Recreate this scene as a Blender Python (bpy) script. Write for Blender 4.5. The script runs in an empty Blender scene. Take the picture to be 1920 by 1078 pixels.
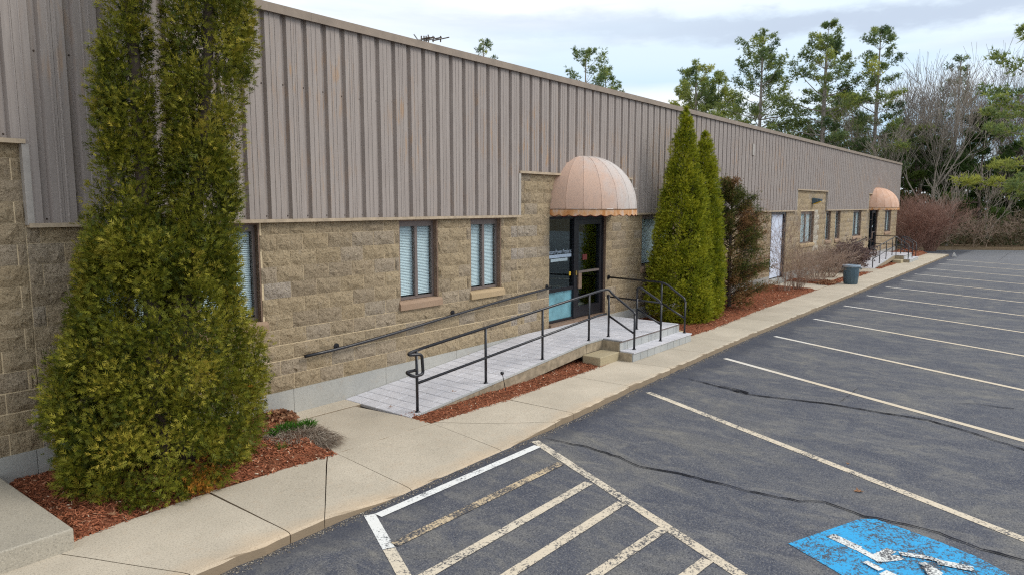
import bpy, math, random
import numpy as np
from mathutils import Vector, Matrix
S = bpy.context.scene
COL = S.collection
rad = math.radians

# ------------------------------------------------------------------ camera
CAM = np.array((0.0, -7.9, 2.75)); TH = rad(38.8); PITCH = math.atan(153 / 1290.0)
cd = bpy.data.cameras.new('camera'); cam = bpy.data.objects.new('camera', cd); COL.objects.link(cam)
cd.sensor_width = 36; cd.lens = 1290 / 1920 * 36; cd.clip_start = .05; cd.clip_end = 1500
cam.location = CAM; cam.rotation_euler = (math.pi / 2 - PITCH, 0, TH - math.pi / 2)
S.camera = cam

S.render.engine = 'CYCLES'; S.cycles.use_denoising = False; S.cycles.filter_width = 1.2; S.cycles.sample_clamp_indirect = 4
# ------------------------------------------------------------------ world, sun, exposure
S.view_settings.view_transform = 'Standard'; S.view_settings.look = 'None'
S.view_settings.exposure = 0.33; S.view_settings.gamma = 1.0; S.view_settings.use_curve_mapping = False
SUN_EL = 44; SUN_AZ = 302      # azimuth of the light source measured from +X, counter-clockwise
w = bpy.data.worlds.new('World'); S.world = w; w.use_nodes = True
nt = w.node_tree; nt.nodes.clear()
def wn(t, **k):
    n = nt.nodes.new(t)
    for a, b in k.items(): setattr(n, a, b)
    return n
sky = wn('ShaderNodeTexSky', sky_type='NISHITA', sun_disc=False)
sky.sun_elevation = rad(SUN_EL); sky.sun_rotation = rad((90 - SUN_AZ) % 360)
tc = wn('ShaderNodeTexCoord')
mp = wn('ShaderNodeMapping'); mp.inputs['Scale'].default_value = (1.7, 1.7, 11); mp.inputs['Rotation'].default_value = (rad(-3), rad(2), 0)
mp.inputs['Location'].default_value = (3.1, 1.2, 0.65)
nt.links.new(tc.outputs['Generated'], mp.inputs['Vector'])
nz = wn('ShaderNodeTexNoise'); nz.inputs['Scale'].default_value = 1.5; nz.inputs['Detail'].default_value = 7; nz.inputs['Roughness'].default_value = .55
nz.inputs['Distortion'].default_value = .35
nt.links.new(mp.outputs[0], nz.inputs['Vector'])
sep = wn('ShaderNodeSeparateXYZ'); nt.links.new(tc.outputs['Generated'], sep.inputs[0])
def wramp(stops, src):
    r = wn('ShaderNodeValToRGB'); e = r.color_ramp.elements
    e[0].position, e[0].color = stops[0][0], (*stops[0][1], 1)
    e[1].position, e[1].color = stops[1][0], (*stops[1][1], 1)
    for p, c in stops[2:]:
        q = e.new(p); q.color = (*c, 1)
    nt.links.new(src, r.inputs[0]); return r
def wmix(f, a, b, bt='MIX'):
    m = wn('ShaderNodeMix', data_type='RGBA', blend_type=bt)
    if isinstance(f, (int, float)): m.inputs[0].default_value = f
    else: nt.links.new(f, m.inputs[0])
    for s, v in ((6, a), (7, b)):
        if isinstance(v, tuple): m.inputs[s].default_value = (*v, 1)
        else: nt.links.new(v, m.inputs[s])
    return m.outputs[2]
K = 10.0   # background strength 0.1 -> radiance 1
def wm(op, a, b_, c=None):
    m = wn('ShaderNodeMath', operation=op)
    for i, v in enumerate((a, b_) if c is None else (a, b_, c)):
        if isinstance(v, (int, float)): m.inputs[i].default_value = v
        else: nt.links.new(v, m.inputs[i])
    return m.outputs[0]
elev = wramp([(0.0, (.48, .68, .88)), (.13, (.48, .68, .88)), (.19, (.66, .79, .91)), (.28, (.76, .86, .95)), (1, (.64, .74, .87))], sep.outputs[2])
hi = wramp([(.54, (0, 0, 0)), (.70, (1, 1, 1))], nz.outputs['Fac'])
mp2 = wn('ShaderNodeMapping'); mp2.inputs['Scale'].default_value = (1.1, 1.1, 9); mp2.inputs['Location'].default_value = (7.7, 4.3, 2.1)
mp2.inputs['Rotation'].default_value = (rad(-4), rad(3), 0)
nt.links.new(tc.outputs['Generated'], mp2.inputs['Vector'])
nz2 = wn('ShaderNodeTexNoise'); nz2.inputs['Scale'].default_value = 1.3; nz2.inputs['Detail'].default_value = 6
nt.links.new(mp2.outputs[0], nz2.inputs['Vector'])
lo = wramp([(.36, (0, 0, 0)), (.58, (1, 1, 1))], nz2.outputs['Fac'])
# a long grey cloud bank low over the woods, and a thin streak below it
mp3 = wn('ShaderNodeMapping'); mp3.inputs['Scale'].default_value = (9, 9, 26); nt.links.new(tc.outputs['Generated'], mp3.inputs['Vector'])
nz3 = wn('ShaderNodeTexNoise'); nz3.inputs['Scale'].default_value = 1.2; nz3.inputs['Detail'].default_value = 7; nz3.inputs['Roughness'].default_value = .6; nt.links.new(mp3.outputs[0], nz3.inputs['Vector'])
vv = wm('MULTIPLY_ADD', sep.outputs[1], -.036, sep.outputs[2])
vv = wm('ADD', vv, wm('MULTIPLY_ADD', nz3.outputs['Fac'], .062, -.031))
bank = wramp([(.196, (0, 0, 0)), (.212, (1, 1, 1)), (.226, (1, 1, 1)), (.242, (0, 0, 0))], vv)
bk = wm('MULTIPLY', bank.outputs[0], wramp([(.30, (1, 1, 1)), (.48, (.55, .55, .55)), (.66, (.25, .25, .25)), (.85, (0, 0, 0))], sep.outputs[1]).outputs[0])
stk = wramp([(.176, (0, 0, 0)), (.184, (1, 1, 1)), (.188, (1, 1, 1)), (.196, (0, 0, 0))], wm('ADD', sep.outputs[2], wm('MULTIPLY_ADD', nz3.outputs['Fac'], .02, -.01)))
sk = wm('MULTIPLY', stk.outputs[0], wramp([(.05, (.6, .6, .6)), (.17, (0, 0, 0))], sep.outputs[1]).outputs[0])
c1 = wmix(lo.outputs[0], elev.outputs[0], (.90, .935, .97))
c2 = wmix(wm('MULTIPLY', hi.outputs[0], .5), c1, (.60, .69, .80))
c3 = wmix(wm('MULTIPLY', wm('MAXIMUM', bk, sk), .85), c2, (.48, .55, .67))
sc = wn('ShaderNodeVectorMath', operation='SCALE'); nt.links.new(c3, sc.inputs[0]); sc.inputs['Scale'].default_value = K
tot = wmix(.90, sky.outputs[0], sc.outputs[0])
bg = wn('ShaderNodeBackground'); bg.inputs['Strength'].default_value = .1
nt.links.new(tot, bg.inputs[0])
wo = wn('ShaderNodeOutputWorld'); nt.links.new(bg.outputs[0], wo.inputs[0])
sd = bpy.data.lights.new('sun', 'SUN'); sd.energy = 1.35; sd.angle = rad(24); sd.color = (1, .95, .87)
sun = bpy.data.objects.new('sun', sd); COL.objects.link(sun)
dv = Vector((math.cos(rad(SUN_EL)) * math.cos(rad(SUN_AZ)), math.cos(rad(SUN_EL)) * math.sin(rad(SUN_AZ)), math.sin(rad(SUN_EL))))
sun.rotation_euler = dv.to_track_quat('Z', 'Y').to_euler(); sun.location = (0, -20, 20)

# ------------------------------------------------------------------ measuring helpers
_F = np.array((math.cos(TH) * math.cos(PITCH), math.sin(TH) * math.cos(PITCH), -math.sin(PITCH)))
_R = np.array((math.sin(TH), -math.cos(TH), 0)); _U = np.array((math.cos(TH) * math.sin(PITCH), math.sin(TH) * math.sin(PITCH), math.cos(PITCH)))
def ray(x, y): return _F + (x - 960) / 1290 * _R - (y - 539) / 1290 * _U
def gr(x, y, z=0):
    d = ray(x, y); t = (z - CAM[2]) / d[2]; p = CAM + t * d; return float(p[0]), float(p[1])
def far(x, dist, z=0):                       # ground point seen in column x at a forward distance
    d = ray(x, 386); d = d / np.dot(d[:2], (math.cos(TH), math.sin(TH))); p = CAM + d * dist
    return float(p[0]), float(p[1])
def outline(P0, levels):                     # silhouette levels (y, xl, xr) -> (z, cx, cy, r)
    P0 = np.array(P0, float); n = P0 - CAM[:2]; n = n / np.linalg.norm(n); out = []
    for y, xl, xr in levels:
        pts = []
        for x in (xl, xr):
            d = ray(x, y); t = np.dot(P0 - CAM[:2], n) / np.dot(d[:2], n); pts.append(CAM + t * d)
        m = (pts[0] + pts[1]) / 2
        out.append((m[2], m[0], m[1], np.linalg.norm(pts[0][:2] - pts[1][:2]) / 2))
    return sorted(out)

# ------------------------------------------------------------------ object helpers
def put(name, me, parent=None, loc=None, rot=None):
    o = bpy.data.objects.new(name, me); COL.objects.link(o)
    if loc is not None: o.location = loc
    if rot is not None: o.rotation_euler = rot
    if parent is not None:
        o.parent = parent
        root = parent; T = Vector((0, 0, 0))
        while root is not None and root.type == 'EMPTY': T = T + root.location; root = root.parent
        if parent.type == 'EMPTY': o.matrix_parent_inverse = Matrix.Translation(-T)
    return o
def tag(o, label=None, cat=None, group=None, kind=None):
    if label: o['label'] = label
    if cat: o['category'] = cat
    if group: o['group'] = group
    if kind: o['kind'] = kind
    return o
def thing(name, loc, label, cat, group=None):
    return tag(put(name, None, loc=loc), label, cat, group)
def dup(root, shift, label=None, group=None):
    r = root.copy(); COL.objects.link(r); r.location = root.location + Vector(shift)
    if label: r['label'] = label
    if group: r['group'] = group
    for ch in list(root.children):
        c = ch.copy(); COL.objects.link(c); mi = ch.matrix_parent_inverse.copy(); c.parent = r; c.matrix_parent_inverse = mi
        for g in list(ch.children):
            d = g.copy(); COL.objects.link(d); mi = g.matrix_parent_inverse.copy(); d.parent = c; d.matrix_parent_inverse = mi
    return r
class MB:
    def __init__(s): s.v = []; s.f = []
    def quad(s, a, b, c, d):
        n = len(s.v); s.v += [a, b, c, d]; s.f.append((n, n + 1, n + 2, n + 3))
    def box(s, x0, x1, y0, y1, z0, z1):
        n = len(s.v); s.v += [(x, y, z) for z in (z0, z1) for y in (y0, y1) for x in (x0, x1)]
        s.f += [tuple(n + i for i in q) for q in ((0, 2, 3, 1), (4, 5, 7, 6), (0, 1, 5, 4), (2, 6, 7, 3), (0, 4, 6, 2), (1, 3, 7, 5))]
        return s
    def prism(s, poly, z0, z1):
        n = len(s.v); k = len(poly)
        if sum(poly[i][0] * poly[(i + 1) % k][1] - poly[(i + 1) % k][0] * poly[i][1] for i in range(k)) < 0: poly = poly[::-1]
        s.v += [(x, y, z0) for x, y in poly] + [(x, y, z1) for x, y in poly]
        s.f.append(tuple(range(n + k - 1, n - 1, -1))); s.f.append(tuple(range(n + k, n + 2 * k)))
        for i in range(k): j = (i + 1) % k; s.f.append((n + i, n + j, n + k + j, n + k + i))
        return s
    def tube(s, pts, r, sides=8, cap=True):
        pts = [Vector(p) for p in pts]; m = len(pts); rs = r if hasattr(r, '__len__') else [r] * m
        n = len(s.v); up = None
        for i, p in enumerate(pts):
            a = pts[max(i - 1, 0)]; b = pts[min(i + 1, m - 1)]
            t = b - a
            t = t.normalized() if t.length > 1e-9 else Vector((0, 0, 1))
            if up is None:
                up = Vector((0, 0, 1)) if abs(t.z) < .9 else Vector((1, 0, 0))
            u = t.cross(up)
            u = u.normalized() if u.length > 1e-6 else t.orthogonal().normalized()
            v = u.cross(t); up = v
            for k in range(sides):
                an = 2 * math.pi * k / sides
                q = p + (u * math.cos(an) + v * math.sin(an)) * rs[i]; s.v.append((q.x, q.y, q.z))
        for i in range(m - 1):
            for k in range(sides):
                k2 = (k + 1) % sides
                s.f.append((n + i * sides + k, n + i * sides + k2, n + (i + 1) * sides + k2, n + (i + 1) * sides + k))
        if cap:
            s.f.append(tuple(n + k for k in range(sides - 1, -1, -1))); s.f.append(tuple(n + (m - 1) * sides + k for k in range(sides)))
        return s
    def lathe(s, cx, cy, prof, sides=24):
        n = len(s.v)
        for z, r in prof:
            for k in range(sides):
                a = 2 * math.pi * k / sides; s.v.append((cx + r * math.cos(a), cy + r * math.sin(a), z))
        for i in range(len(prof) - 1):
            for k in range(sides):
                k2 = (k + 1) % sides; s.f.append((n + i * sides + k, n + i * sides + k2, n + (i + 1) * sides + k2, n + (i + 1) * sides + k))
        return s
    def mesh(s, name, mat, smooth=False):
        me = bpy.data.meshes.new(name); me.from_pydata(s.v, [], s.f)
        if mat: me.materials.append(mat)
        if smooth: me.polygons.foreach_set('use_smooth', [True] * len(me.polygons))
        me.update(); return me
    def build(s, name, mat, parent=None, smooth=False, **k): return put(name, s.mesh(name, mat, smooth), parent, **k)
def bevel(o, w, seg=2):
    m = o.modifiers.new('bevel', 'BEVEL'); m.width = w; m.segments = seg; m.limit_method = 'ANGLE'; return o
def fillet(pts, rr, n=5):
    P = [Vector(p) for p in pts]; out = [P[0]]
    for i in range(1, len(P) - 1):
        a = P[i - 1] - P[i]; b = P[i + 1] - P[i]; r = min(rr, a.length * .48, b.length * .48)
        p0 = P[i] + a.normalized() * r; p1 = P[i] + b.normalized() * r
        for k in range(n + 1):
            t = k / n; out.append((1 - t) ** 2 * p0 + 2 * t * (1 - t) * P[i] + t * t * p1)
    out.append(P[-1]); return out
def npmesh(name, V, T, mat, attr=None):
    me = bpy.data.meshes.new(name); nv = len(V); ntr = len(T)
    me.vertices.add(nv); me.vertices.foreach_set('co', np.ascontiguousarray(V, dtype=np.float32).ravel())
    me.loops.add(ntr * 3); me.loops.foreach_set('vertex_index', np.ascontiguousarray(T, dtype=np.int32).ravel())
    me.polygons.add(ntr); me.polygons.foreach_set('loop_start', np.arange(0, ntr * 3, 3, dtype=np.int32))
    me.polygons.foreach_set('loop_total', np.full(ntr, 3, dtype=np.int32))
    me.update(calc_edges=True)
    if attr is not None:
        a = me.attributes.new('tint', 'FLOAT', 'POINT'); a.data.foreach_set('value', np.ascontiguousarray(attr, dtype=np.float32))
    me.materials.append(mat); return me

def vnoise(P, scale, seed=0):
    P = np.asarray(P, float) * scale; I = np.floor(P).astype(np.int64); F = P - I; F = F * F * (3 - 2 * F)
    def h(a, b, c):
        n = (a * 374761393 + b * 668265263 + c * 2147483647 + seed * 1274126177) & 0xffffffff
        n = ((n ^ (n >> 13)) * 1274126177) & 0xffffffff
        return ((n ^ (n >> 16)) & 0xffff) / 65535.0
    r = 0
    for dx in (0, 1):
        for dy in (0, 1):
            for dz in (0, 1):
                wt = (F[..., 0] if dx else 1 - F[..., 0]) * (F[..., 1] if dy else 1 - F[..., 1]) * (F[..., 2] if dz else 1 - F[..., 2])
                r = r + wt * h(I[..., 0] + dx, I[..., 1] + dy, I[..., 2] + dz)
    return r

# ------------------------------------------------------------------ materials
class Mat:
    def __init__(s, name, rough=.8, spec=.3, metal=0):
        s.m = bpy.data.materials.new(name); s.m.use_nodes = True; s.t = s.m.node_tree
        s.b = s.t.nodes['Principled BSDF']; s.out = s.t.nodes['Material Output']
        s.b.inputs['Roughness'].default_value = rough; s.b.inputs['Metallic'].default_value = metal
        s.b.inputs['Specular IOR Level'].default_value = spec
        s.pos = None
    def n(s, t, **k):
        x = s.t.nodes.new(t)
        for a, b in k.items(): setattr(x, a, b)
        return x
    def l(s, a, b): s.t.links.new(a, b)
    def P(s, scale=(1, 1, 1), rot=(0, 0, 0)):
        g = s.n('ShaderNodeNewGeometry'); m = s.n('ShaderNodeMapping'); m.inputs['Scale'].default_value = scale
        m.inputs['Rotation'].default_value = rot
        s.l(g.outputs['Position'], m.inputs['Vector']); return m.outputs[0]
    def noise(s, sc, det=4, ro=.55, vec=None, dist=0):
        x = s.n('ShaderNodeTexNoise'); x.inputs['Scale'].default_value = sc; x.inputs['Detail'].default_value = det
        x.inputs['Roughness'].default_value = ro; x.inputs['Distortion'].default_value = dist
        s.l(vec if vec is not None else s.P(), x.inputs['Vector']); return x.outputs['Fac']
    def ramp(s, f, stops, const=False):
        r = s.n('ShaderNodeValToRGB'); e = r.color_ramp.elements
        if const: r.color_ramp.interpolation = 'CONSTANT'
        def c4(c): return (c, c, c, 1) if isinstance(c, (int, float)) else (*c, 1)
        e[0].position, e[0].color = stops[0][0], c4(stops[0][1]); e[1].position, e[1].color = stops[1][0], c4(stops[1][1])
        for p, c in stops[2:]: q = e.new(p); q.color = c4(c)
        s.l(f, r.inputs[0]); return r.outputs[0]
    def mix(s, f, a, b, bt='MIX'):
        m = s.n('ShaderNodeMix', data_type='RGBA', blend_type=bt)
        if isinstance(f, (int, float)): m.inputs[0].default_value = f
        else: s.l(f, m.inputs[0])
        for i, v in ((6, a), (7, b)):
            if isinstance(v, tuple): m.inputs[i].default_value = (*v, 1)
            else: s.l(v, m.inputs[i])
        return m.outputs[2]
    def math(s, op, a, b=0, c=None):
        m = s.n('ShaderNodeMath', operation=op)
        for i, v in enumerate((a, b) if c is None else (a, b, c)):
            if isinstance(v, (int, float)): m.inputs[i].default_value = v
            else: s.l(v, m.inputs[i])
        return m.outputs[0]
    def color(s, c):
        if isinstance(c, tuple): s.b.inputs['Base Color'].default_value = (*c, 1)
        else: s.l(c, s.b.inputs['Base Color'])
        return s
    def bump(s, h, st=.3, d=.01):
        b = s.n('ShaderNodeBump'); b.inputs['Strength'].default_value = st; b.inputs['Distance'].default_value = d
        s.l(h, b.inputs['Height']); s.l(b.outputs[0], s.b.inputs['Normal']); return s
    def rand(s):
        g = s.n('ShaderNodeNewGeometry'); o = s.n('ShaderNodeObjectInfo')
        return s.math('FRACT', s.math('ADD', g.outputs['Random Per Island'], o.outputs['Random']), 0)
    def z(s):
        g = s.n('ShaderNodeNewGeometry'); x = s.n('ShaderNodeSeparateXYZ'); s.l(g.outputs['Position'], x.inputs[0]); return x.outputs

def asphalt():
    m = Mat('asphalt', .88, .25)
    big = m.noise(.8, 6, .68, m.P((1, .6, 1), (0, 0, rad(-26))), 1.2)
    mid = m.noise(3.2, 6, .7, m.P((1, .6, 1), (0, 0, rad(30))), .8)
    fine = m.noise(62, 3, .75); grit = m.noise(85, 2, .7); f3 = m.noise(26, 4, .8)
    c = m.ramp(big, [(.36, (.062, .068, .094)), (.50, (.096, .101, .122)), (.65, (.190, .180, .162))])
    c2 = m.ramp(mid, [(.36, (.060, .067, .094)), (.50, (.104, .107, .124)), (.65, (.245, .228, .198))])
    c = m.mix(.45, c, c2)
    st = m.noise(4, 5, .75, m.P((1, .07, 1), (0, 0, rad(-66))), 1.5)
    c = m.mix(m.ramp(st, [(.57, 0), (.72, .40)]), c, (.25, .24, .23))
    st2 = m.noise(5, 5, .7, m.P((1, .05, 1), (0, 0, rad(-94))), 1.0)
    c = m.mix(m.ramp(st2, [(.60, 0), (.75, .35)]), c, (.045, .047, .06))
    c = m.mix(m.ramp(fine, [(.36, .8), (.48, 0)]), c, (.028, .030, .040))
    c = m.mix(m.ramp(grit, [(.53, 0), (.66, .55)]), c, (.34, .32, .29))
    c = m.mix(m.ramp(f3, [(.58, 0), (.72, .25)]), c, (.26, .25, .22))
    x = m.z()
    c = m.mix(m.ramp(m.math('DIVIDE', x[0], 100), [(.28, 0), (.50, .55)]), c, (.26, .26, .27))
    dk = m.math('ADD', m.math('MULTIPLY', m.noise(1.6, 4, .6), .9), m.math('ADD', x[1], 3.25))   # fresh sealer brushed along the kerb
    c = m.mix(m.ramp(dk, [(.35, 0), (.62, .6)]), c, (.045, .050, .070))
    m.color(c); m.bump(m.mix(.5, fine, grit), .8, .008); return m.m
def concrete(name, a, b, speck=.5, edge=(.50, .36, .24), kerb=False):
    m = Mat(name, .9, .2)
    big = m.noise(1.1, 6, .6); fine = m.noise(58, 3, .75); f2 = m.noise(110, 2, .7); mid = m.noise(9, 5, .65)
    rnd = m.rand()
    c = m.ramp(big, [(.35, a), (.65, b)])
    c = m.mix(m.math('MULTIPLY', rnd, .30), c, tuple(v * .72 for v in a))
    c = m.mix(m.ramp(mid, [(.56, 0), (.72, .30)]), c, edge)
    c = m.mix(m.ramp(fine, [(.36, speck), (.49, 0)]), c, tuple(v * .45 for v in a))
    c = m.mix(m.ramp(f2, [(.54, 0), (.68, speck * .8)]), c, tuple(min(.85, v * 1.35) for v in b))
    if kerb:
        x = m.z(); k = m.math('ADD', m.math('MULTIPLY', m.noise(2.2, 5, .7), .55), m.math('MULTIPLY', x[1], -1.0))
        c = m.mix(m.ramp(m.math('MULTIPLY', k, .25), [(.745, 0), (.82, .40)]), c, (.58, .38, .20))
        gn = m.n('ShaderNodeNewGeometry'); sx = m.n('ShaderNodeSeparateXYZ'); m.l(gn.outputs['True Normal'], sx.inputs[0])
        c = m.mix(m.ramp(m.math('ADD', sx.outputs[2], m.math('MULTIPLY', fine, .3)), [(.55, .85), (.95, 0)]), c, (.27, .20, .13))   # exposed brown aggregate of the kerb face
    m.color(c); m.bump(m.mix(.4, fine, mid), .6, .008); return m.m
def block_mat(name, tones, hue=0):
    m = Mat(name, .95, .15)
    r = m.rand()
    c = m.ramp(r, [(i / (len(tones) - 1), t) for i, t in enumerate(tones)])
    n1 = m.noise(34, 6, .75); n2 = m.noise(9, 5, .6); n3 = m.noise(110, 2, .6)
    nd = m.noise(22, 5, .7, m.P((1, 1, .45), (0, rad(38), 0)))
    n3 = m.noise(60, 3, .75)
    c = m.mix(m.ramp(n1, [(.36, .7), (.50, 0)]), c, (.12, .088, .05))
    c = m.mix(m.ramp(n3, [(.53, 0), (.66, .6)]), c, (.60, .50, .34))
    c = m.mix(m.ramp(n2, [(.60, 0), (.74, .30)]), c, (.42, .37, .32))
    x = m.z()
    c = m.mix(m.ramp(m.noise(3.1, 4, .6), [(.66, 0), (.74, .28)]), c, (.40, .38, .37))
    m.color(c)
    h = m.mix(.5, n1, nd); m.bump(h, 1.0, .06); return m.m
def siding_mat():
    m = Mat('siding_paint', .55, .35)
    n = m.noise(7, 4, .6, m.P((5, 1, .35))); n2 = m.noise(.6, 3); grit = m.noise(220, 2)
    c = m.ramp(n, [(.30, (.335, .283, .250)), (.70, (.425, .368, .328))])
    c = m.mix(m.ramp(n2, [(.35, .30), (.65, 0)]), c, (.32, .27, .25))
    c = m.mix(m.ramp(grit, [(.38, .25), (.5, 0)]), c, (.22, .19, .18))
    st = m.noise(4.2, 3, .6, m.P((4.5, .2, .55))); band = m.noise(.8, 2, .5, m.P((1, .1, .6)))
    x = m.z()
    zz = m.ramp(m.math('DIVIDE', x[2], 6), [(.42, 0), (.58, 1), (.74, 1), (.84, 0)])
    f = m.math('MULTIPLY', m.math('MULTIPLY', m.ramp(st, [(.52, 0), (.68, .8)]), m.ramp(band, [(.45, 0), (.6, 1)])), zz)
    c = m.mix(f, c, (.45, .27, .14))
    m.color(c); m.bump(grit, .06, .002); return m.m
def plain(name, c, rough=.6, spec=.4, metal=0, var=.12, sc=20, bump=0):
    m = Mat(name, rough, spec, metal)
    n = m.noise(sc, 4, .6)
    m.color(m.ramp(n, [(.3, tuple(v * (1 - var) for v in c)), (.7, tuple(min(1, v * (1 + var)) for v in c))]))
    if bump: m.bump(n, bump, .004)
    return m.m
def glass(name, tint=(.55, .66, .68), refl=.22, rough=.02):
    m = Mat(name); t = m.t; t.nodes.remove(m.b)
    g = m.n('ShaderNodeBsdfGlossy'); g.inputs['Color'].default_value = (.82, .93, .98, 1); g.inputs['Roughness'].default_value = rough
    tr = m.n('ShaderNodeBsdfTransparent'); tr.inputs[0].default_value = (*[v ** .5 for v in tint], 1)
    fr = m.n('ShaderNodeLayerWeight'); fr.inputs[0].default_value = .5
    f = m.math('MULTIPLY_ADD', m.math('POWER', fr.outputs['Facing'], 4.5), .55, refl * .2 + .02); mx = m.n('ShaderNodeMixShader')
    m.l(f, mx.inputs[0]); m.l(tr.outputs[0], mx.inputs[1]); m.l(g.outputs[0], mx.inputs[2]); m.l(mx.outputs[0], m.out.inputs[0])
    return m.m
def leaf_mat(name, stops, rough=.6, trans=.25, spec=.25):
    m = Mat(name, rough, spec)
    a = m.n('ShaderNodeAttribute', attribute_name='tint'); c = m.ramp(a.outputs['Fac'], stops); m.color(c)
    tl = m.n('ShaderNodeBsdfTranslucent'); m.l(c, tl.inputs[0]); mx = m.n('ShaderNodeMixShader'); mx.inputs[0].default_value = trans
    m.l(m.b.outputs[0], mx.inputs[1]); m.l(tl.outputs[0], mx.inputs[2]); m.l(mx.outputs[0], m.out.inputs[0]); return m.m
def paint(name, c, c2, wear=.45, seed=0):       # worn road paint: the asphalt grit shows through
    m = Mat(name, .75, .3)
    n = m.noise(48, 4, .8); n2 = m.noise(2.3, 3, .6, m.P((1, 1, 1), (0, 0, seed)))
    x = m.z()
    base = m.mix(m.ramp(m.math('MULTIPLY_ADD', x[1], -.14, m.math('MULTIPLY', n2, .5)), [(.55, 0), (.98, 1)]), c, c2)
    w_ = m.math('ADD', m.math('MULTIPLY', n, 1.0), m.math('MULTIPLY', n2, .35)); n3 = m.noise(6, 4, .7); w_ = m.math('ADD', w_, m.math('MULTIPLY_ADD', n3, .5, -.25))
    f = m.ramp(w_, [(wear + .08, 1), (wear + .2, 0)])
    m.color(m.mix(f, base, (.075, .076, .085))); m.bump(n, .2, .003); return m.m

M = {}
M['asphalt'] = asphalt()
M['concrete'] = concrete('sidewalk_concrete', (.50, .435, .34), (.62, .54, .425), .5, kerb=True)
M['stoop'] = concrete('stoop_concrete', (.40, .36, .29), (.52, .47, .38), .5, (.27, .25, .22))
M['foundation'] = concrete('foundation_concrete', (.39, .385, .36), (.49, .475, .43), .25, (.42, .34, .25))
M['oldconcrete'] = concrete('step_concrete', (.42, .35, .22), (.50, .42, .28), .5, (.35, .28, .16))
M['block'] = block_mat('split_face_block', [(.40, .305, .190), (.46, .355, .225), (.42, .325, .215), (.49, .38, .24), (.36, .28, .19), (.44, .35, .25), (.40, .33, .25)])
M['block_grey'] = block_mat('weathered_block', [(.42, .35, .27), (.46, .39, .32), (.43, .375, .325)])
M['block_pale'] = block_mat('pale_block', [(.55, .50, .42), (.62, .57, .48)])
M['mortar'] = plain('mortar', (.66, .53, .35), .95, .1, 0, .2, 30, .4)
M['siding'] = siding_mat()
M['valley'] = M['siding']
M['trim'] = plain('trim_paint', (.47, .37, .26), .6, .3, 0, .22, 12)
M['coping'] = plain('coping_paint', (.30, .235, .18), .5, .4, 0, .15, 5)
M['jtrim'] = plain('channel_paint', (.42, .38, .34), .5, .4, 0, .12, 8)
M['bronze'] = plain('bronze_frame', (.19, .15, .135), .45, .5, .2, .12, 30)
M['jamb'] = plain('jamb_paint', (.23, .155, .11), .7, .3, 0, .25, 14, .2)
M['blackframe'] = plain('black_frame', (.018, .017, .022), .35, .5, .3, .15, 20)
M['sill'] = concrete('sill_stone', (.36, .245, .165), (.42, .29, .20), .35, (.34, .26, .2))
M['sill_tan'] = concrete('tan_sill_stone', (.46, .34, .20), (.52, .38, .23), .35, (.4, .3, .2))
M['glass'] = glass('window_glass', (.90, .97, .98), .10)
M['glassdark'] = glass('door_glass', (.45, .60, .58), .30)
M['blind'] = plain('blind_slat', (.74, .80, .82), .5, .4, 0, .06, 6)
M['interior'] = plain('interior_wall', (.05, .06, .055), .9, .1)
M['black'] = plain('black_rail_paint', (.014, .014, .019), .32, .6, 0, .3, 40, .3)
M['paver'] = concrete('paver_stone', (.60, .59, .62), (.72, .70, .72), .30, (.45, .43, .45))
M['paverjoint'] = plain('paver_bed', (.22, .21, .2), .95, .1)
M['riser'] = concrete('riser_stone', (.42, .43, .42), (.52, .52, .50), .25, (.46, .33, .20))
M['wood'] = plain('weathered_timber', (.33, .27, .19), .9, .15, 0, .35, 10, .5)
M['white'] = plain('white_door_paint', (.70, .76, .90), .5, .4, 0, .05, 3)
M['can'] = plain('grey_bin_plastic', (.075, .12, .15), .45, .4, 0, .12, 14)
M['canlid'] = plain('bin_rim_plastic', (.28, .35, .42), .5, .4, 0, .1, 14)
M['yellow'] = plain('yellow_sticker', (.75, .48, .04), .5, .3)
M['red'] = plain('red_card', (.16, .035, .03), .6, .3)
M['brass'] = plain('brass', (.6, .42, .15), .35, .5, .8)
M['film'] = plain('letter_film', (.50, .60, .72), .6, .3, 0, .1, 30)
M['film2'] = plain('letter_strip_film', (.52, .62, .66), .6, .3, 0, .1, 30)
M['frost'] = plain('frosted_panel', (.17, .37, .43), .25, .5, 0, .35, 2.5)
M['mulch'] = Mat('red_mulch', .95, .1)
_m = M['mulch']; _n = _m.noise(60, 4, .7); _n2 = _m.noise(3, 3)
_m.color(_m.mix(_m.ramp(_n2, [(.4, 0), (.65, .5)]), _m.ramp(_n, [(.3, (.085, .028, .016)), (.5, (.25, .085, .045)), (.7, (.42, .19, .11))]), (.16, .075, .04))); _m.bump(_n, .8, .02); M['mulch'] = _m.m
M['chip'] = leaf_mat('mulch_chip', [(0, (.10, .032, .016)), (.45, (.37, .125, .062)), (.85, (.52, .21, .115)), (.97, (.68, .46, .30)), (1, (.75, .62, .46))], .9, 0, .1)
M['deadleaf'] = leaf_mat('dead_leaf', [(0, (.14, .06, .035)), (.5, (.28, .13, .07)), (1, (.45, .26, .15))], .8, .1, .1)
M['litter'] = Mat('leaf_litter', .95, .1)
_m = M['litter']; _n = _m.noise(2.5, 8, .75); _m.color(_m.ramp(_n, [(.3, (.07, .05, .03)), (.55, (.16, .115, .07)), (.7, (.25, .19, .12))])); _m.bump(_n, .6, .1); M['litter'] = _m.m
M['thuja'] = leaf_mat('arborvitae_spray', [(0, (.020, .035, .005)), (.30, (.070, .092, .009)), (.6, (.205, .205, .018)), (.92, (.43, .36, .05)), (1, (.46, .20, .03))], .55, .12)
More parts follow.
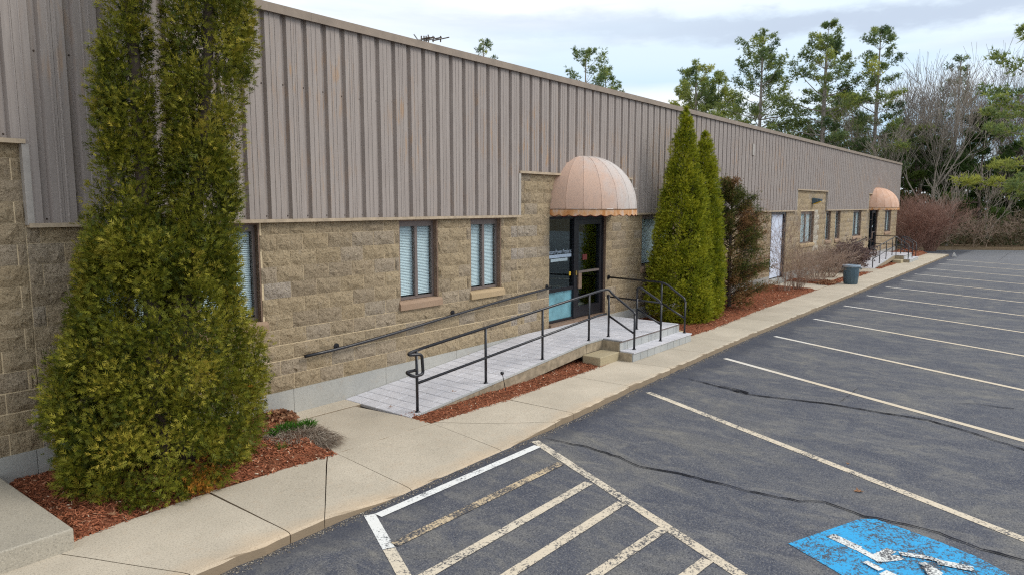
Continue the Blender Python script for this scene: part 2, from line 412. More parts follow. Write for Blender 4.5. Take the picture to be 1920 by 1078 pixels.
M['thujab'] = leaf_mat('bright_arborvitae_spray', [(0, (.035, .06, .006)), (.30, (.12, .16, .010)), (.6, (.32, .34, .018)), (.95, (.50, .47, .04)), (1, (.48, .38, .06))], .55, .15)
M['juniper'] = leaf_mat('juniper_spray', [(0, (.05, .075, .015)), (.35, (.13, .14, .025)), (.6, (.22, .13, .05)), (1, (.36, .19, .09))], .7, .15)
M['pine'] = leaf_mat('pine_needles', [(0, (.10, .16, .07)), (.4, (.22, .29, .11)), (.75, (.40, .44, .11)), (1, (.55, .55, .12))], .6, .5)
M['cedar'] = leaf_mat('dark_conifer_needles', [(0, (.04, .075, .022)), (.5, (.09, .15, .035)), (1, (.19, .24, .05))], .6, .3)
M['purple'] = leaf_mat('dry_purple_leaf', [(0, (.07, .045, .045)), (.6, (.16, .10, .10)), (1, (.26, .19, .16))], .8, .1)
M['redtwig'] = plain('reddish_twig', (.36, .215, .165), .9, .1, 0, .3, 3)
M['twig'] = plain('grey_brown_twig', (.36, .265, .205), .9, .1, 0, .3, 3)
M['bark'] = plain('grey_bark', (.30, .26, .225), .95, .1, 0, .35, 6, .5)
M['barkpale'] = plain('pale_bark', (.36, .31, .26), .95, .1, 0, .3, 5, .4)
M['darkbark'] = plain('dark_bark', (.11, .085, .07), .95, .1, 0, .35, 6, .5)
M['grass'] = leaf_mat('grass_blade', [(0, (.04, .12, .015)), (1, (.12, .30, .03))], .6, .3)
M['straw'] = leaf_mat('dead_grass', [(0, (.17, .125, .09)), (.6, (.33, .26, .20)), (1, (.52, .45, .36))], .9, .2)
M['linewhite'] = paint('white_line_paint', (.80, .79, .76), (.66, .56, .42), .36)
M['linecream'] = paint('worn_cream_paint', (.74, .66, .53), (.68, .58, .44), .47, 1)
M['linefresh'] = paint('fresh_white_paint', (.84, .84, .82), (.8, .78, .72), .40, 2)
M['lineworn'] = paint('faded_yellow_paint', (.66, .50, .30), (.62, .50, .34), .54, 3)
M['blue'] = paint('blue_road_paint', (.035, .36, .68), (.035, .37, .70), .49, 1)
M['symbol'] = paint('worn_symbol_paint', (.80, .80, .78), (.78, .78, .74), .52, 2)
M['tar'] = plain('crack_sealer', (.020, .020, .025), .95, .05)
M['steel'] = plain('galvanised_metal', (.35, .36, .37), .45, .5, .7)
M['roofing'] = plain('roof_membrane', (.35, .34, .32), .8, .2)

# awning fabric: bleached, peach on the left gores turning lighter pinkish grey rightwards; hem stained rust-orange
def awning_mat():
    m = Mat('faded_awning_fabric', .85, .15)
    n = m.noise(3.0, 4, .6, m.P((1, 1, .5))); n2 = m.noise(60, 3, .7); n3 = m.noise(14, 3, .6, m.P((4, 4, .5)))
    r = m.rand()
    c = m.ramp(n, [(.3, (.62, .43, .34)), (.65, (.58, .49, .44))])
    g = m.n('ShaderNodeTexCoord'); x = m.n('ShaderNodeSeparateXYZ'); m.l(g.outputs['Object'], x.inputs[0])
    c = m.mix(m.ramp(m.math('ADD', m.math('MULTIPLY', x.outputs[0], .38), m.math('MULTIPLY_ADD', n, .5, .2)), [(.15, 0), (.45, 1)]), (.66, .45, .34), c)
    c = m.mix(m.ramp(m.math('ADD', m.math('MULTIPLY', x.outputs[0], .5), m.math('MULTIPLY_ADD', n, .6, .2)), [(.22, 0), (.62, .92)]), c, (.62, .575, .54))
    c = m.mix(m.ramp(n2, [(.35, .5), (.45, 0)]), c, (.24, .2, .2))
    c = m.mix(m.ramp(n3, [(.50, 0), (.68, .45)]), c, (.46, .34, .26)); n4 = m.noise(7, 5, .7); c = m.mix(m.ramp(n4, [(.52, 0), (.7, .18)]), c, (.36, .33, .31))
    m.color(c); m.bump(n2, .15, .003); return m.m
M['awning'] = awning_mat()
m = Mat('peach_awning_fabric', .85, .15); _n = m.noise(5, 4, .6); m.color(m.ramp(_n, [(.3, (.66, .40, .27)), (.7, (.74, .50, .38))])); M['awning2'] = m.m
m = Mat('stained_valance_fabric', .85, .15); _n = m.noise(9, 4, .6, m.P((1, 1, .4)))
m.color(m.ramp(_n, [(.32, (.52, .22, .07)), (.5, (.66, .38, .2)), (.68, (.66, .52, .44))])); M['valance'] = m.m
M['maroon'] = plain('maroon_lining', (.20, .015, .012), .8, .1)

# ------------------------------------------------------------------ ground, car park, pavement
ASZ = -.10
def lerp(pts, x):
    return float(np.interp(x, [p[0] for p in pts], [p[1] for p in pts]))
CURB = [(-12, -2.98), (3.5, -2.95), (6, -2.93), (7.5, -2.93), (9.5, -2.82), (14.5, -2.72), (46.3, -2.74)]
CZ = [(-12, 0), (3.5, 0), (4.35, -.082), (6.1, -.084), (7.3, 0), (60, 0)]
yc = lambda x: lerp(CURB, x); zc = lambda x: lerp(CZ, x)
g = MB(); g.quad((-300, -300, -.13), (500, -300, -.13), (500, 300, -.13), (-300, 300, -.13))
tag(g.build('ground', M['litter']), kind='structure')
lot = MB()
lp = [(-40, -60), (70, -60), (56.5, -9), (54.2, -4.6), (52.8, -2.4), (50.2, -.35), (46.9, -.3), (46.3, -2.5), (-40, -2.5)]
lot.v = [(x, y, ASZ) for x, y in lp]; lot.f = [tuple(range(len(lp)))]
LOT = tag(lot.build('parking_lot', M['asphalt']), kind='structure')

def slab(name, ia, ib, oa, ob, parent, n=None, m=7, mat=None, rng=random.Random(4)):
    L = math.hypot(ob[0] - oa[0], ob[1] - oa[1]) + .01; n = n or max(3, int(L / .11))
    b = MB(); gp = .0045
    def pt(u, v):
        ax = ia[0] + (ib[0] - ia[0]) * u; ay = ia[1] + (ib[1] - ia[1]) * u
        bx = oa[0] + (ob[0] - oa[0]) * u; by = oa[1] + (ob[1] - oa[1]) * u
        return ax + (bx - ax) * v, ay + (by - ay) * v
    top = {}
    vs = [0, .15, .3, .5, .7, .85, .95, .985, 1.0]
    for i in range(n + 1):
        u = gp / L + (1 - 2 * gp / L) * i / n
        for j, v in enumerate(vs):
            x, y = pt(u, v)
            k = vnoise(np.array([[x, y, 0]]), 9, 3)[0] - .5; k2 = vnoise(np.array([[x, y, 0]]), 23, 8)[0] - .5
            if v == 1.0: y += (k * .022 + k2 * .02)
            if v == 0: y += k * .03
            z = zc(x) * max(0, min(1, (v - .05) / .95)) + (-.004 if v > .96 else 0) + (-.013 - .012 * abs(k2) if v == 1.0 else 0) + k * .003
            top[i, j] = len(b.v); b.v.append((x, y, z))
    J = len(vs)
    for i in range(n):
        for j in range(J - 1):
            b.f.append((top[i, j], top[i, j + 1], top[i + 1, j + 1], top[i + 1, j]))
    ring = [(i, J - 1) for i in range(n + 1)] + [(n, j) for j in range(J - 2, -1, -1)] + [(i, 0) for i in range(n - 1, -1, -1)] + [(0, j) for j in range(1, J - 1)]
    low = []
    for (i, j) in ring:
        x, y, z = b.v[top[i, j]]
        if j == J - 1: y += .012 * (vnoise(np.array([[x, y, 5]]), 14, 2)[0] - .3)
        low.append(len(b.v)); b.v.append((x, y, -.22))
    for q in range(len(ring)):
        p = (q + 1) % len(ring); b.f.append((top[ring[q]], low[q], low[p], top[ring[p]]))
    return b.build(name, mat or M['concrete'], parent)
SW = MB(); SW.box(-12, 46.2, -2.55, -1.85, -.25, -.115)
SW = tag(SW.build('sidewalk', M['mortar']), kind='structure')
INN = [(-12, -1.72), (2.0, -1.68), (3.3, -1.6), (4.5, -1.7), (6, -1.76), (7.44, -1.84), (9.7, -1.78), (10.8, -1.76), (13.7, -1.82), (14.8, -1.84), (18.7, -1.66), (24, -1.62), (46.3, -1.66)]
yi = lambda x: lerp(INN, x)
# near slabs with their slanting joints, then regular ones
ne = [((-7.5, -7.5), (-5.9, -5.9)), ((-5.9, -5.9), (-4.3, -4.3)), ((-4.3, -4.3), (-2.7, -2.7)), ((-2.7, -2.7), (-1.0, -1.0)), ((-1.0, -1.0), (.5, .5)),
      ((.5, .5), (1.72, 2.3)), ((1.72, 2.3), (3.13, 3.15)), ((3.13, 3.15), (4.45, 3.5)), ((4.45, 3.5), (4.56, 4.55)), ((4.56, 4.55), (6.0, 5.98)),
      ((6.0, 5.98), (6.03, 7.08)), ((6.03, 7.08), (7.45, 7.5)), ((7.45, 7.5), (9.15, 9.2)), ((9.15, 9.2), (10.6, 10.7)), ((10.6, 10.7), (12.1, 12.25))]
x = 12.1
xs = []
while x < 45.9:
    x2 = min(x + 1.53, 46.25); ne.append(((x, x + (.15 if x == 12.1 else 0)), (x2, x2))); x = x2
for (a, a2), (b_, b2) in ne:
    slab('slab', (a, yi(a)), (b_, yi(b_)), (a2, yc(a2)), (b2, yc(b2)), SW)
def flat(name, poly, z1, mat, parent, z0=-.2, bev=.008):
    b = MB().prism(poly, z0, z1); o = b.build(name, mat, parent); 
    if bev: bevel(o, bev, 2)
    return o
flat('slab', [(4.56, -1.695), (5.99, -1.755), (6.0, -1.43), (5.86, -.40), (4.94, -.36)], .0, M['concrete'], SW)
flat('slab', [(4.95, -.345), (6.35, -.395), (6.6, -.02), (5.06, -.02)], .004, M['concrete'], SW)
# path to the white door and the slabs near the second ramp
flat('slab', [(23.75, -1.62), (25.30, -1.60), (26.0, -.1), (24.0, -.1)], .012, M['concrete'], SW)
flat('slab', [(27.0, -1.25), (33.9, -1.30), (33.2, -.05), (27.2, -.05)], .012, M['concrete'], SW)
flat('slab', [(31.8, -1.66), (33.4, -1.66), (33.6, -1.31), (30.9, -1.27)], .008, M['concrete'], SW)

# concrete stoop at the left edge
st = thing('concrete_stoop', (0, -1, 0), 'low weathered concrete stoop slab at the left edge beside the mulch', 'stoop')
b = MB().prism([(-3.4, -1.86), (1.90, -1.84), (1.86, -.005), (-3.4, -.005)], -.15, .175)
bevel(b.build('slab', M['stoop'], st), .015, 3)

# ---------------- painted markings and cracks
def sheet(name, polys, mat, z, parent=None, per=0):
    b = MB()
    for i_, p in enumerate(polys):
        zz = z + (i_ // per * .001 if per else 0); n = len(b.v); b.v += [(x, y, zz) for x, y in p]; b.f.append(tuple(range(n, n + len(p))))
    return b.build(name, mat, parent or LOT)
def strip(p0, p1, w, nseg=24, seed=0):
    p0 = np.array(p0, float); p1 = np.array(p1, float); d = p1 - p0; L = np.linalg.norm(d); d /= L; n = np.array((-d[1], d[0]))
    r = random.Random(seed); A = []; B = []
    for i in range(nseg + 1):
        c = p0 + d * L * i / nseg; A.append(tuple(c + n * (w / 2 + r.uniform(-.0015, .0015)))); B.append(tuple(c - n * (w / 2 + r.uniform(-.0015, .0015))))
    return [(A[i], B[i], B[i + 1], A[i + 1]) for i in range(nseg)]
DL = np.array((-2.16, -4.62)); DL = DL / np.linalg.norm(DL)
LX = [9.37, 12.42, 15.26, 18.26, 21.25, 24.16, 27.15, 30.0, 33.0, 36.3, 39.7, 42.8]
for i, X in enumerate(LX):
    p0 = np.array((X, -3.06)); L_ = 5.6
    o = sheet('parking_line', strip(p0, p0 + DL * L_, .105, 40, i), M['linewhite'] if i != 0 else M['linecream'], ASZ + .004)
Z4 = ASZ + .004
H = lambda x, y: gr(x, y, Z4)
def hs(a, b, wd, mat, seed, z=Z4):
    a, b = np.array(H(*a)), np.array(H(*b)); d = (b - a) / np.linalg.norm(b - a)
    if seed > 2: a, b = a - d * (.0 if seed == 3 else .04), b + d * (.0 if seed == 3 else .06)
    return sheet('hatch_stripe', strip(a, b, wd, 30, seed), mat, z)
hs((693, 964), (729, 1027), .105, M['linefresh'], 1)
hs((729.6, 1028), (850, 1240), .105, M['linecream'], 2)
hs((1003, 826), (1560, 1189), .105, M['linecream'], 2)
hs((709, 966), (1008, 836), .10, M['linefresh'], 3, Z4 + .004)
hs((746, 1017), (1046, 871), .10, M['lineworn'], 4, Z4 + .004)
hs((792, 1082), (1098, 908), .10, M['linecream'], 5, Z4 + .004)
hs((850, 1143), (1160, 946), .10, M['linecream'], 6, Z4 + .004)
hs((985, 1165), (1238, 995), .10, M['linecream'], 7, Z4 + .004)
hs((1140, 1190), (1320, 1054), .10, M['linecream'], 8, Z4 + .004)
acc = tag(sheet('accessible_panel', [[H(*p) for p in [(1478, 1018), (1545, 995), (1612, 972), (1642, 972), (1700, 992), (1760, 1014), (1830, 1042), (1890, 1075), (1990, 1128), (1850, 1215), (1700, 1148), (1560, 1066)]]], M['blue'], Z4), label='worn blue painted panel of the accessible parking bay')
def blob(p, q, wd): return strip(H(*p), H(*q), wd * 1.2, 8, int(p[0]))
sp = blob((1556, 1003), (1610, 1028), .085) + blob((1606, 1027), (1652, 1052), .06)
sp += blob((1645, 1044), (1672, 1031), .07) + blob((1640, 1050), (1690, 1045), .07)
sp += blob((1686, 1038), (1742, 1046), .055) + blob((1742, 1046), (1770, 1056), .05) + blob((1757, 1054), (1826, 1068), .075)
sp += blob((1622, 1054), (1652, 1070), .05) + blob((1655, 1074), (1690, 1090), .09) + blob((1728, 1056), (1762, 1078), .06) + blob((1742, 1066), (1770, 1100), .09)
tag(put('wheelchair_symbol', sheet('tmp', sp, M['symbol'], Z4 + .004, None, 8).data, LOT), label='worn white wheelchair symbol on the blue panel')
bpy.data.objects.remove([o for o in bpy.data.objects if o.name == 'tmp'][0])
def crack(pts, wd, seed, mat=None, z=ASZ + .012):
    r = random.Random(seed); P = [gr(x, y, ASZ) for x, y in pts]; Q = []
    for i in range(len(P) - 1):
        k = max(2, int(math.dist(P[i], P[i + 1]) / .09))
        for j in range(k): t = j / k; Q.append((P[i][0] + (P[i + 1][0] - P[i][0]) * t + r.uniform(-.012, .012), P[i][1] + (P[i + 1][1] - P[i][1]) * t + r.uniform(-.012, .012)))
    b = MB(); prev = None
    for i, q in enumerate(Q):
        w_ = wd * r.uniform(.45, 1.3) * min(1, .3 + i * .15); b.v += [(q[0] - w_ / 2, q[1], z), (q[0] + w_ / 2, q[1], z)]
        if i: n = 2 * i; b.f.append((n - 2, n - 1, n + 1, n))
    return b.build('sealed_crack', mat or M['tar'], LOT)
crack([(1020, 822), (1100, 838), (1160, 857), (1200, 875), (1260, 885), (1360, 910), (1400, 921), (1500, 940), (1545, 941), (1620, 968), (1700, 984), (1760, 1000), (1840, 1030), (1920, 1052), (1990, 1090)], .027, 1)
crack([(1290, 710), (1360, 728), (1400, 739), (1480, 749), (1560, 758), (1640, 772), (1740, 788), (1800, 805), (1920, 843), (2000, 865)], .040, 2)
crack([(1350, 724), (1380, 730), (1410, 741)], .07, 5, None, ASZ + .015)
crack([(1610, 725), (1598, 737), (1584, 747), (1570, 757)], .045, 3)
crack([(1790, 756), (1830, 757), (1870, 763), (1920, 768)], .02, 4)
crack([(1893, 474), (1884, 481), (1872, 490)], .12, 6)
crack([(1830, 468), (1800, 475), (1780, 481)], .10, 7)

# ---------------- mulch beds
def inside_dist(P, poly):
    poly = np.array(poly); n = len(poly); ins = np.zeros(len(P), bool); d = np.full(len(P), 1e9)
    for i in range(n):
        a = poly[i]; b = poly[(i + 1) % n]
        c = ((a[1] > P[:, 1]) != (b[1] > P[:, 1])) & (P[:, 0] < (b[0] - a[0]) * (P[:, 1] - a[1]) / (b[1] - a[1] + 1e-12) + a[0]); ins ^= c
        t = np.clip(((P - a) @ (b - a)) / ((b - a) @ (b - a)), 0, 1); d = np.minimum(d, np.linalg.norm(P - (a + t[:, None] * (b - a)), axis=1))
    return np.where(ins, d, -d)
def bed_height(P, poly, hmax):
    d = inside_dist(P, poly); nz_ = vnoise(np.c_[P, np.zeros(len(P))], 4, 5) - .5; n2 = vnoise(np.c_[P, np.zeros(len(P))], 17, 9) - .5
    return -.02 + np.clip((d + nz_ * .08) * .55, -.09, hmax) + n2 * .016 + nz_ * .03 * np.clip(d * 3, 0, 1)
def bed(name, poly, hmax, step, nchips, seed, size=.022, label=None):
    P = np.array(poly); x0, y0 = P.min(0) - .1; x1, y1 = P.max(0) + .1; y1 = min(y1, 0.0)
    nx = int((x1 - x0) / step) + 2; ny = int((y1 - y0) / step) + 2
    X, Y = np.meshgrid(np.linspace(x0, x1, nx), np.linspace(y0, y1, ny), indexing='ij'); Q = np.c_[X.ravel(), Y.ravel()]
    Zz = bed_height(Q, poly, hmax); V = np.c_[Q, Zz]; I = np.arange(nx * ny).reshape(nx, ny)
    a, b_, c, d = I[:-1, :-1].ravel(), I[1:, :-1].ravel(), I[1:, 1:].ravel(), I[:-1, 1:].ravel()
    o = put(name, npmesh(name, V, np.r_[np.c_[a, b_, c], np.c_[a, c, d]], M['mulch'])); tag(o, kind='structure')
    if nchips:
        r = np.random.RandomState(seed); C = np.c_[r.uniform(x0, x1, nchips * 3), r.uniform(y0, y1, nchips * 3)]
        C = C[inside_dist(C, poly) > -.035 * r.rand(len(C))][:nchips]; z = bed_height(C, poly, hmax) + .004 + .008 * r.rand(len(C))
        z = np.maximum(z, .004)
        a = r.rand(len(C)) * 6.28; L = size * r.uniform(.5, 1.6, len(C)); W = size * .3 * r.uniform(.4, 1.2, len(C)); ti = r.uniform(-.5, .5, len(C))
        u = np.c_[np.cos(a), np.sin(a), ti] * L[:, None]; v = np.c_[-np.sin(a), np.cos(a), r.uniform(-.6, .6, len(C))] * W[:, None]; c0 = np.c_[C, z]
        V = np.stack([c0 - u - v, c0 + u - v * .4, c0 + u + v, c0 - u * .8 + v], 1).reshape(-1, 3); k = np.arange(len(C)) * 4
        T = np.r_[np.c_[k, k + 1, k + 2], np.c_[k, k + 2, k + 3]]; tint = np.repeat(np.clip(r.normal(.45, .24, len(C)), 0, 1), 4)
        tag(put('mulch_chips', npmesh('mulch_chips', V, T, M['chip'], tint)), kind='stuff')
bed('mulch_bed', [(1.86, -1.69), (2.6, -1.60), (3.4, -1.60), (4.52, -1.72), (4.80, -.75), (5.02, -.2), (5.05, .3), (1.84, .3)], .10, .03, 16000, 1, .020)
bed('mulch_bed', [(5.98, -1.62), (6.03, -1.76), (7.44, -1.87), (8.8, -1.80), (9.75, -1.83), (10.75, -1.74), (10.75, -1.0), (6.0, -1.2)], .03, .03, 7000, 2, .017)
bed('mulch_bed', [(13.13, -1.0), (13.2, -1.80), (14.8, -1.88), (18.7, -1.70), (23.9, -1.65), (24.1, .3), (13.1, .3)], .07, .06, 9000, 3, .024)
bed('mulch_bed', [(25.3, -1.64), (26.9, -1.7), (30.5, -1.70), (32.0, -1.66), (30.8, -1.27), (26.9, -1.25), (27, .3), (25.9, .3)], .06, .07, 2500, 4, .03)
bed('mulch_bed', [(33.5, -1.66), (38.1, -1.66), (38.1, -1.1), (33.6, -1.1)], .03, .07, 1200, 5, .03)
bed('mulch_bed', [(40.5, -1.66), (46.6, -1.7), (47.5, -.9), (50.2, -.1), (51, 2), (46.2, 2), (46, .3), (40.5, .3)], .12, .1, 1500, 6, .04)

# sand and grit lying along the kerb
rngG = np.random.RandomState(77); NG_ = 9000
gx = 1.5 + 26 * rngG.rand(NG_) ** 1.6; gy = np.array([yc(v) for v in gx]) - .012 - np.abs(rngG.normal(0, .045, NG_)) - .05 * (vnoise(np.c_[gx, gx * 0, gx * 0], 2.2, 4) - .3).clip(0) * rngG.rand(NG_)
gs = .004 + .007 * rngG.rand(NG_) ** 2; gd = rngG.normal(size=(NG_, 3, 3)); gd[:, :, 2] = np.abs(gd[:, :, 2]) * .4; gd /= np.linalg.norm(gd, axis=2, keepdims=True)
GV = np.c_[gx, gy, np.full(NG_, ASZ + .002)][:, None, :] + gd * gs[:, None, None]; GV = np.concatenate([GV, (np.c_[gx, gy, ASZ + .001 + gs])[:, None, :]], 1).reshape(-1, 3); k = np.arange(NG_) * 4
tag(put('kerb_grit', npmesh('kerb_grit', GV, np.r_[np.c_[k, k + 1, k + 3], np.c_[k + 1, k + 2, k + 3], np.c_[k + 2, k, k + 3]], leaf_mat('kerb_grit', [(0, (.10, .08, .06)), (.5, (.30, .25, .19)), (1, (.52, .46, .36))], .95, 0), np.repeat(rngG.rand(NG_), 4))), kind='stuff')
# ------------------------------------------------------------------ building
XL, XR = -6.6, 46.15
BZ0 = .33; CH = .205
NOTCH = [(-4.0, 2.27, 3.35), (9.98, 14.08, 3.35), (26.52, 30.62, 3.33), (38.2, 42.3, 3.33)]
SB = 2.55
bld = thing('office_building', (20, 0, 0), 'long single storey commercial building with tan block walls below grey ribbed metal siding', 'building')
# windows: x0, x1, kind
WIN = [(2.82, 3.62), (3.93, 4.76), (7.08, 7.91), (8.69, 9.51), (14.76, 16.4), (21.1, 22.68), (27.31, 29.08), (30.8, 31.58), (32.34, 33.15), (35.5, 37.15), (42.8, 44.45)]
WZ0, WZ1 = BZ0 + 4 * CH, 2.535
OPEN = [(a, b_, WZ0, WZ1) for a, b_ in WIN] + [(10.99, 13.1, .33, 2.535), (23.95, 25.62, .2, 2.535), (38.96, 40.76, .33, 2.535)]
def walltop(x):
    for a, b_, z in NOTCH:
        if a <= x <= b_: return z
    return SB
# mortar backing
mb = MB(); cuts = sorted(set([XL, XR] + [v for o in OPEN for v in o[:2]] + [v for n in NOTCH for v in n[:2]]))
for xa, xb in zip(cuts[:-1], cuts[1:]):
    xm = (xa + xb) / 2; top = walltop(xm); ops = [o for o in OPEN if o[0] < xm < o[1]]
    if ops: o = ops[0]; segs = [(BZ0 - .02, o[2]), (o[3], top)]
    else: segs = [(BZ0 - .02, top)]
    for a, b_ in segs:
        if b_ - a > .005: mb.box(xa, xb, -.003, .2, a, b_)
mb.build('mortar_bed', M['mortar'], bld)
fb = []
x = XL
for x2 in [-4, -1.6, .8, 2.2, 5.15, 6.75, 8.3, 9.9, 10.99]:
    fb.append((x, x2, BZ0)); x = x2
fb += [(10.99, 13.1, .32), (13.1, 16.2, BZ0), (16.2, 19.4, BZ0), (19.4, 22, BZ0), (22, 23.95, BZ0), (23.95, 25.62, .18), (25.62, 29, BZ0), (29, 32, BZ0), (32, 35, BZ0), (35, 38.96, BZ0), (38.96, 40.76, .32), (40.76, 43.5, BZ0), (43.5, XR, BZ0)]
for a, b_, z in fb:
    MB().box(a + .003, b_ - .003, -.025, .25, -.3, z - .002).build('foundation_block', M['foundation'], bld)

# split-face blocks
rngB = np.random.RandomState(11)
def block_mesh(wd, ht, seed, mat, rough=.024, nx=5, nz=3):
    r = np.random.RandomState(seed); b = MB(); g_ = .0052
    for j in range(nz + 1):
        for i in range(nx + 1):
            x = -wd / 2 + g_ + (wd - 2 * g_) * i / nx; z = -ht / 2 + g_ + (ht - 2 * g_) * j / nz
            edge = i in (0, nx) or j in (0, nz)
            y = -.006 - (r.rand() * .004 if edge else r.uniform(.2, 1.3) * rough)
            if not edge: x += r.uniform(-.25, .25) * wd / nx; z += r.uniform(-.25, .25) * ht / nz
            b.v.append((x, y, z))
    for j in range(nz):
        for i in range(nx):
            a = j * (nx + 1) + i
            if (i + j) % 2: b.f += [(a, a + 1, a + nx + 2), (a, a + nx + 2, a + nx + 1)]
            else: b.f += [(a, a + 1, a + nx + 1), (a + 1, a + nx + 2, a + nx + 1)]
    # rim
    ring = [i for i in range(nx + 1)] + [(j * (nx + 1) + nx) for j in range(1, nz + 1)] + [nz * (nx + 1) + i for i in range(nx - 1, -1, -1)] + [j * (nx + 1) for j in range(nz - 1, 0, -1)]
    n = len(b.v)
    for q in ring: x, y, z = b.v[q]; b.v.append((x, .006, z))
    for q in range(len(ring)):
        p = (q + 1) % len(ring); b.f.append((ring[q], n + q, n + p, ring[p]))
    return b
pieces = []
row = 0; z = BZ0
while z < 3.34:
    za, zb = z, z + CH
    x = XL + (0 if row % 2 else -.2) + (4.985 - XL) % .4 - .4
    spans = []
    while x < XR:
        a, b_ = max(x, XL), min(x + .4, XR); x += .4
        if b_ - a > .02: spans.append((a, b_))
    for a, b_ in spans:
        segs = [(a, b_)]
        for (o0, o1, oz0, oz1) in OPEN:
            if za >= oz0 - .02 and za < oz1 - .03:
                ns = []
                for (p, q) in segs:
                    if o1 <= p or o0 >= q: ns.append((p, q)); continue
                    if o0 - p > .01: ns.append((p, o0))
                    if q - o1 > .01: ns.append((o1, q))
                segs = ns
        for p, q in segs:
            if q - p < .05: 
                pass
            parts_ = [(p, q)]
            for n0, n1, nzv in NOTCH:
                parts_ = [s_ for (u, v) in parts_ for s_ in (((u, n0), (n0, v)) if u < n0 < v else ((u, n1), (n1, v)) if u < n1 < v else ((u, v),))]
            for u, v in parts_:
                top = walltop((u + v) / 2); zt = min(zb, top)
                if v - u > .03 and zt - za > .03: pieces.append((u, v, za, zt))
    row += 1; z += CH
# the blocks that show largest: in the frame, nearest first
pieces.sort(key=lambda q: (q[1] < 1.75, q[0]))
cache = {}
GREY = [(9.6, 10.5, 2.1, 2.4), (9.7, 10.4, 1.75, 2.0), (4.76, 5.0, 1.55, 1.8), (1.8, 2.35, .3, .95), (5.1, 5.3, 1.9, 2.1), (9.6, 10.5, .55, .95), (6.6, 7.05, 1.95, 2.1)]
def block_material(u, v, a, b_):
    cx_, cz_ = (u + v) / 2, (a + b_) / 2
    if 29.1 < cx_ < 29.62 and cz_ < 2.6 and cz_ > 1.0: return 'block_pale'
    for g0 in GREY:
        if g0[0] < cx_ < g0[1] and g0[2] < cz_ < g0[3] and (math.sin(cx_ * 37 + cz_ * 91) > -.3): return 'block_grey'
    return 'block'
far_b = {'block': MB(), 'block_pale': MB()}
for i, (u, v, a, b_) in enumerate(pieces):
    mt = block_material(u, v, a, b_)
    if i < 298:
        key = (round(v - u, 2), round(b_ - a, 2), i % 9, mt)
        if key not in cache: cache[key] = block_mesh(v - u if False else key[0], key[1], hash(key[:3]) % 99991, M[mt]).mesh('block', M[mt])
        put('block', cache[key], bld, loc=((u + v) / 2, 0, (a + b_) / 2))
    else:
        mm = block_mesh(v - u, b_ - a, i, None, .02, 3, 2); t = far_b['block_pale' if mt == 'block_pale' else 'block']; n = len(t.v); cx_, cz_ = (u + v) / 2, (a + b_) / 2
        t.v += [(x + cx_, y, zz + cz_) for x, y, zz in mm.v]; t.f += [tuple(n + q for q in f) for f in mm.f]
for k, t in far_b.items():
    if t.v: tag(t.build('block_courses', M[k], bld), kind='stuff')

# siding
def prof_pts(xa, xb):
    P = []; k = math.floor((xa - 4.86) / .3016) - 1
    while True:
        c = 4.86 + k * .3016
        if c > xb + .3: break
        for du, y in ((-.044, -.074), (-.026, -.022), (.026, -.022), (.044, -.074), (.106, -.074), (.111, -.080), (.121, -.080), (.126, -.074), (.176, -.074), (.181, -.080), (.191, -.080), (.196, -.074)):
            P.append((c + du, y))
        k += 1
    xs_ = [p[0] for p in P]; ys_ = [p[1] for p in P]; inn = [p for p in P if xa < p[0] < xb]
    return [(xa, float(np.interp(xa, xs_, ys_)))] + inn + [(xb, float(np.interp(xb, xs_, ys_)))]
def siding(xa, xb, za, zb):
    P = prof_pts(xa, xb); b = MB()
    for x, y in P: b.v += [(x, y, za), (x, y, zb)]
    for i in range(len(P) - 1): b.f.append((2 * i, 2 * i + 2, 2 * i + 3, 2 * i + 1))
    n = len(b.v); b.v += [(xa, -.003, za), (xa, -.003, zb), (xb, -.003, za), (xb, -.003, zb)]; q = 2 * len(P)
    b.f += [(0, 1, n + 1, n), (q - 2, n + 2, n + 3, q - 1), (n, n + 1, n + 3, n + 2)]
    return b.build('siding_panel', M['siding'], bld)
RZ = 5.15
c0 = 4.86 - .3016 * 38 + .15
edges = [XL]; x = c0
while x < XR - .2:
    if x > XL + .2: edges.append(x)
    x += .9048
edges.append(XR)
allc = sorted(edges + [v for n in NOTCH for v in n[:2] if XL < v < XR])
cl = [allc[0]]
for v in allc[1:]:
    isn = any(abs(v - q) < 1e-6 for n in NOTCH for q in n[:2])
    if v - cl[-1] < .12 and not isn and v != XR: continue
    if v - cl[-1] < .12 and isn and cl[-1] != XL and not any(abs(cl[-1] - q) < 1e-6 for n in NOTCH for q in n[:2]): cl[-1] = v; continue
    cl.append(v)
for xa, xb in zip(cl[:-1], cl[1:]):
    siding(xa + .0015, xb - .0015, walltop((xa + xb) / 2) + .012, RZ)
# rusty screws in the valleys
sb = MB()
k = math.floor((XL - 4.86) / .3016) + 1
while 4.86 + k * .3016 < XR - .1:
    c = 4.86 + k * .3016; t = walltop(c)
    for zz in (t + .07, 4.25 + .02 * math.sin(k)):
        sb.lathe(0, 0, [(0, .009), (.007, .009), (.012, .004), (.012, 0)], 6)
        n = len(sb.v) - 24
        for i in range(24): X_, Y_, Z_ = sb.v[n + i]; sb.v[n + i] = (c + X_, -.022 - Z_, zz + Y_)
    k += 1
tag(sb.build('siding_screws', M['darkbark'], bld), kind='stuff')
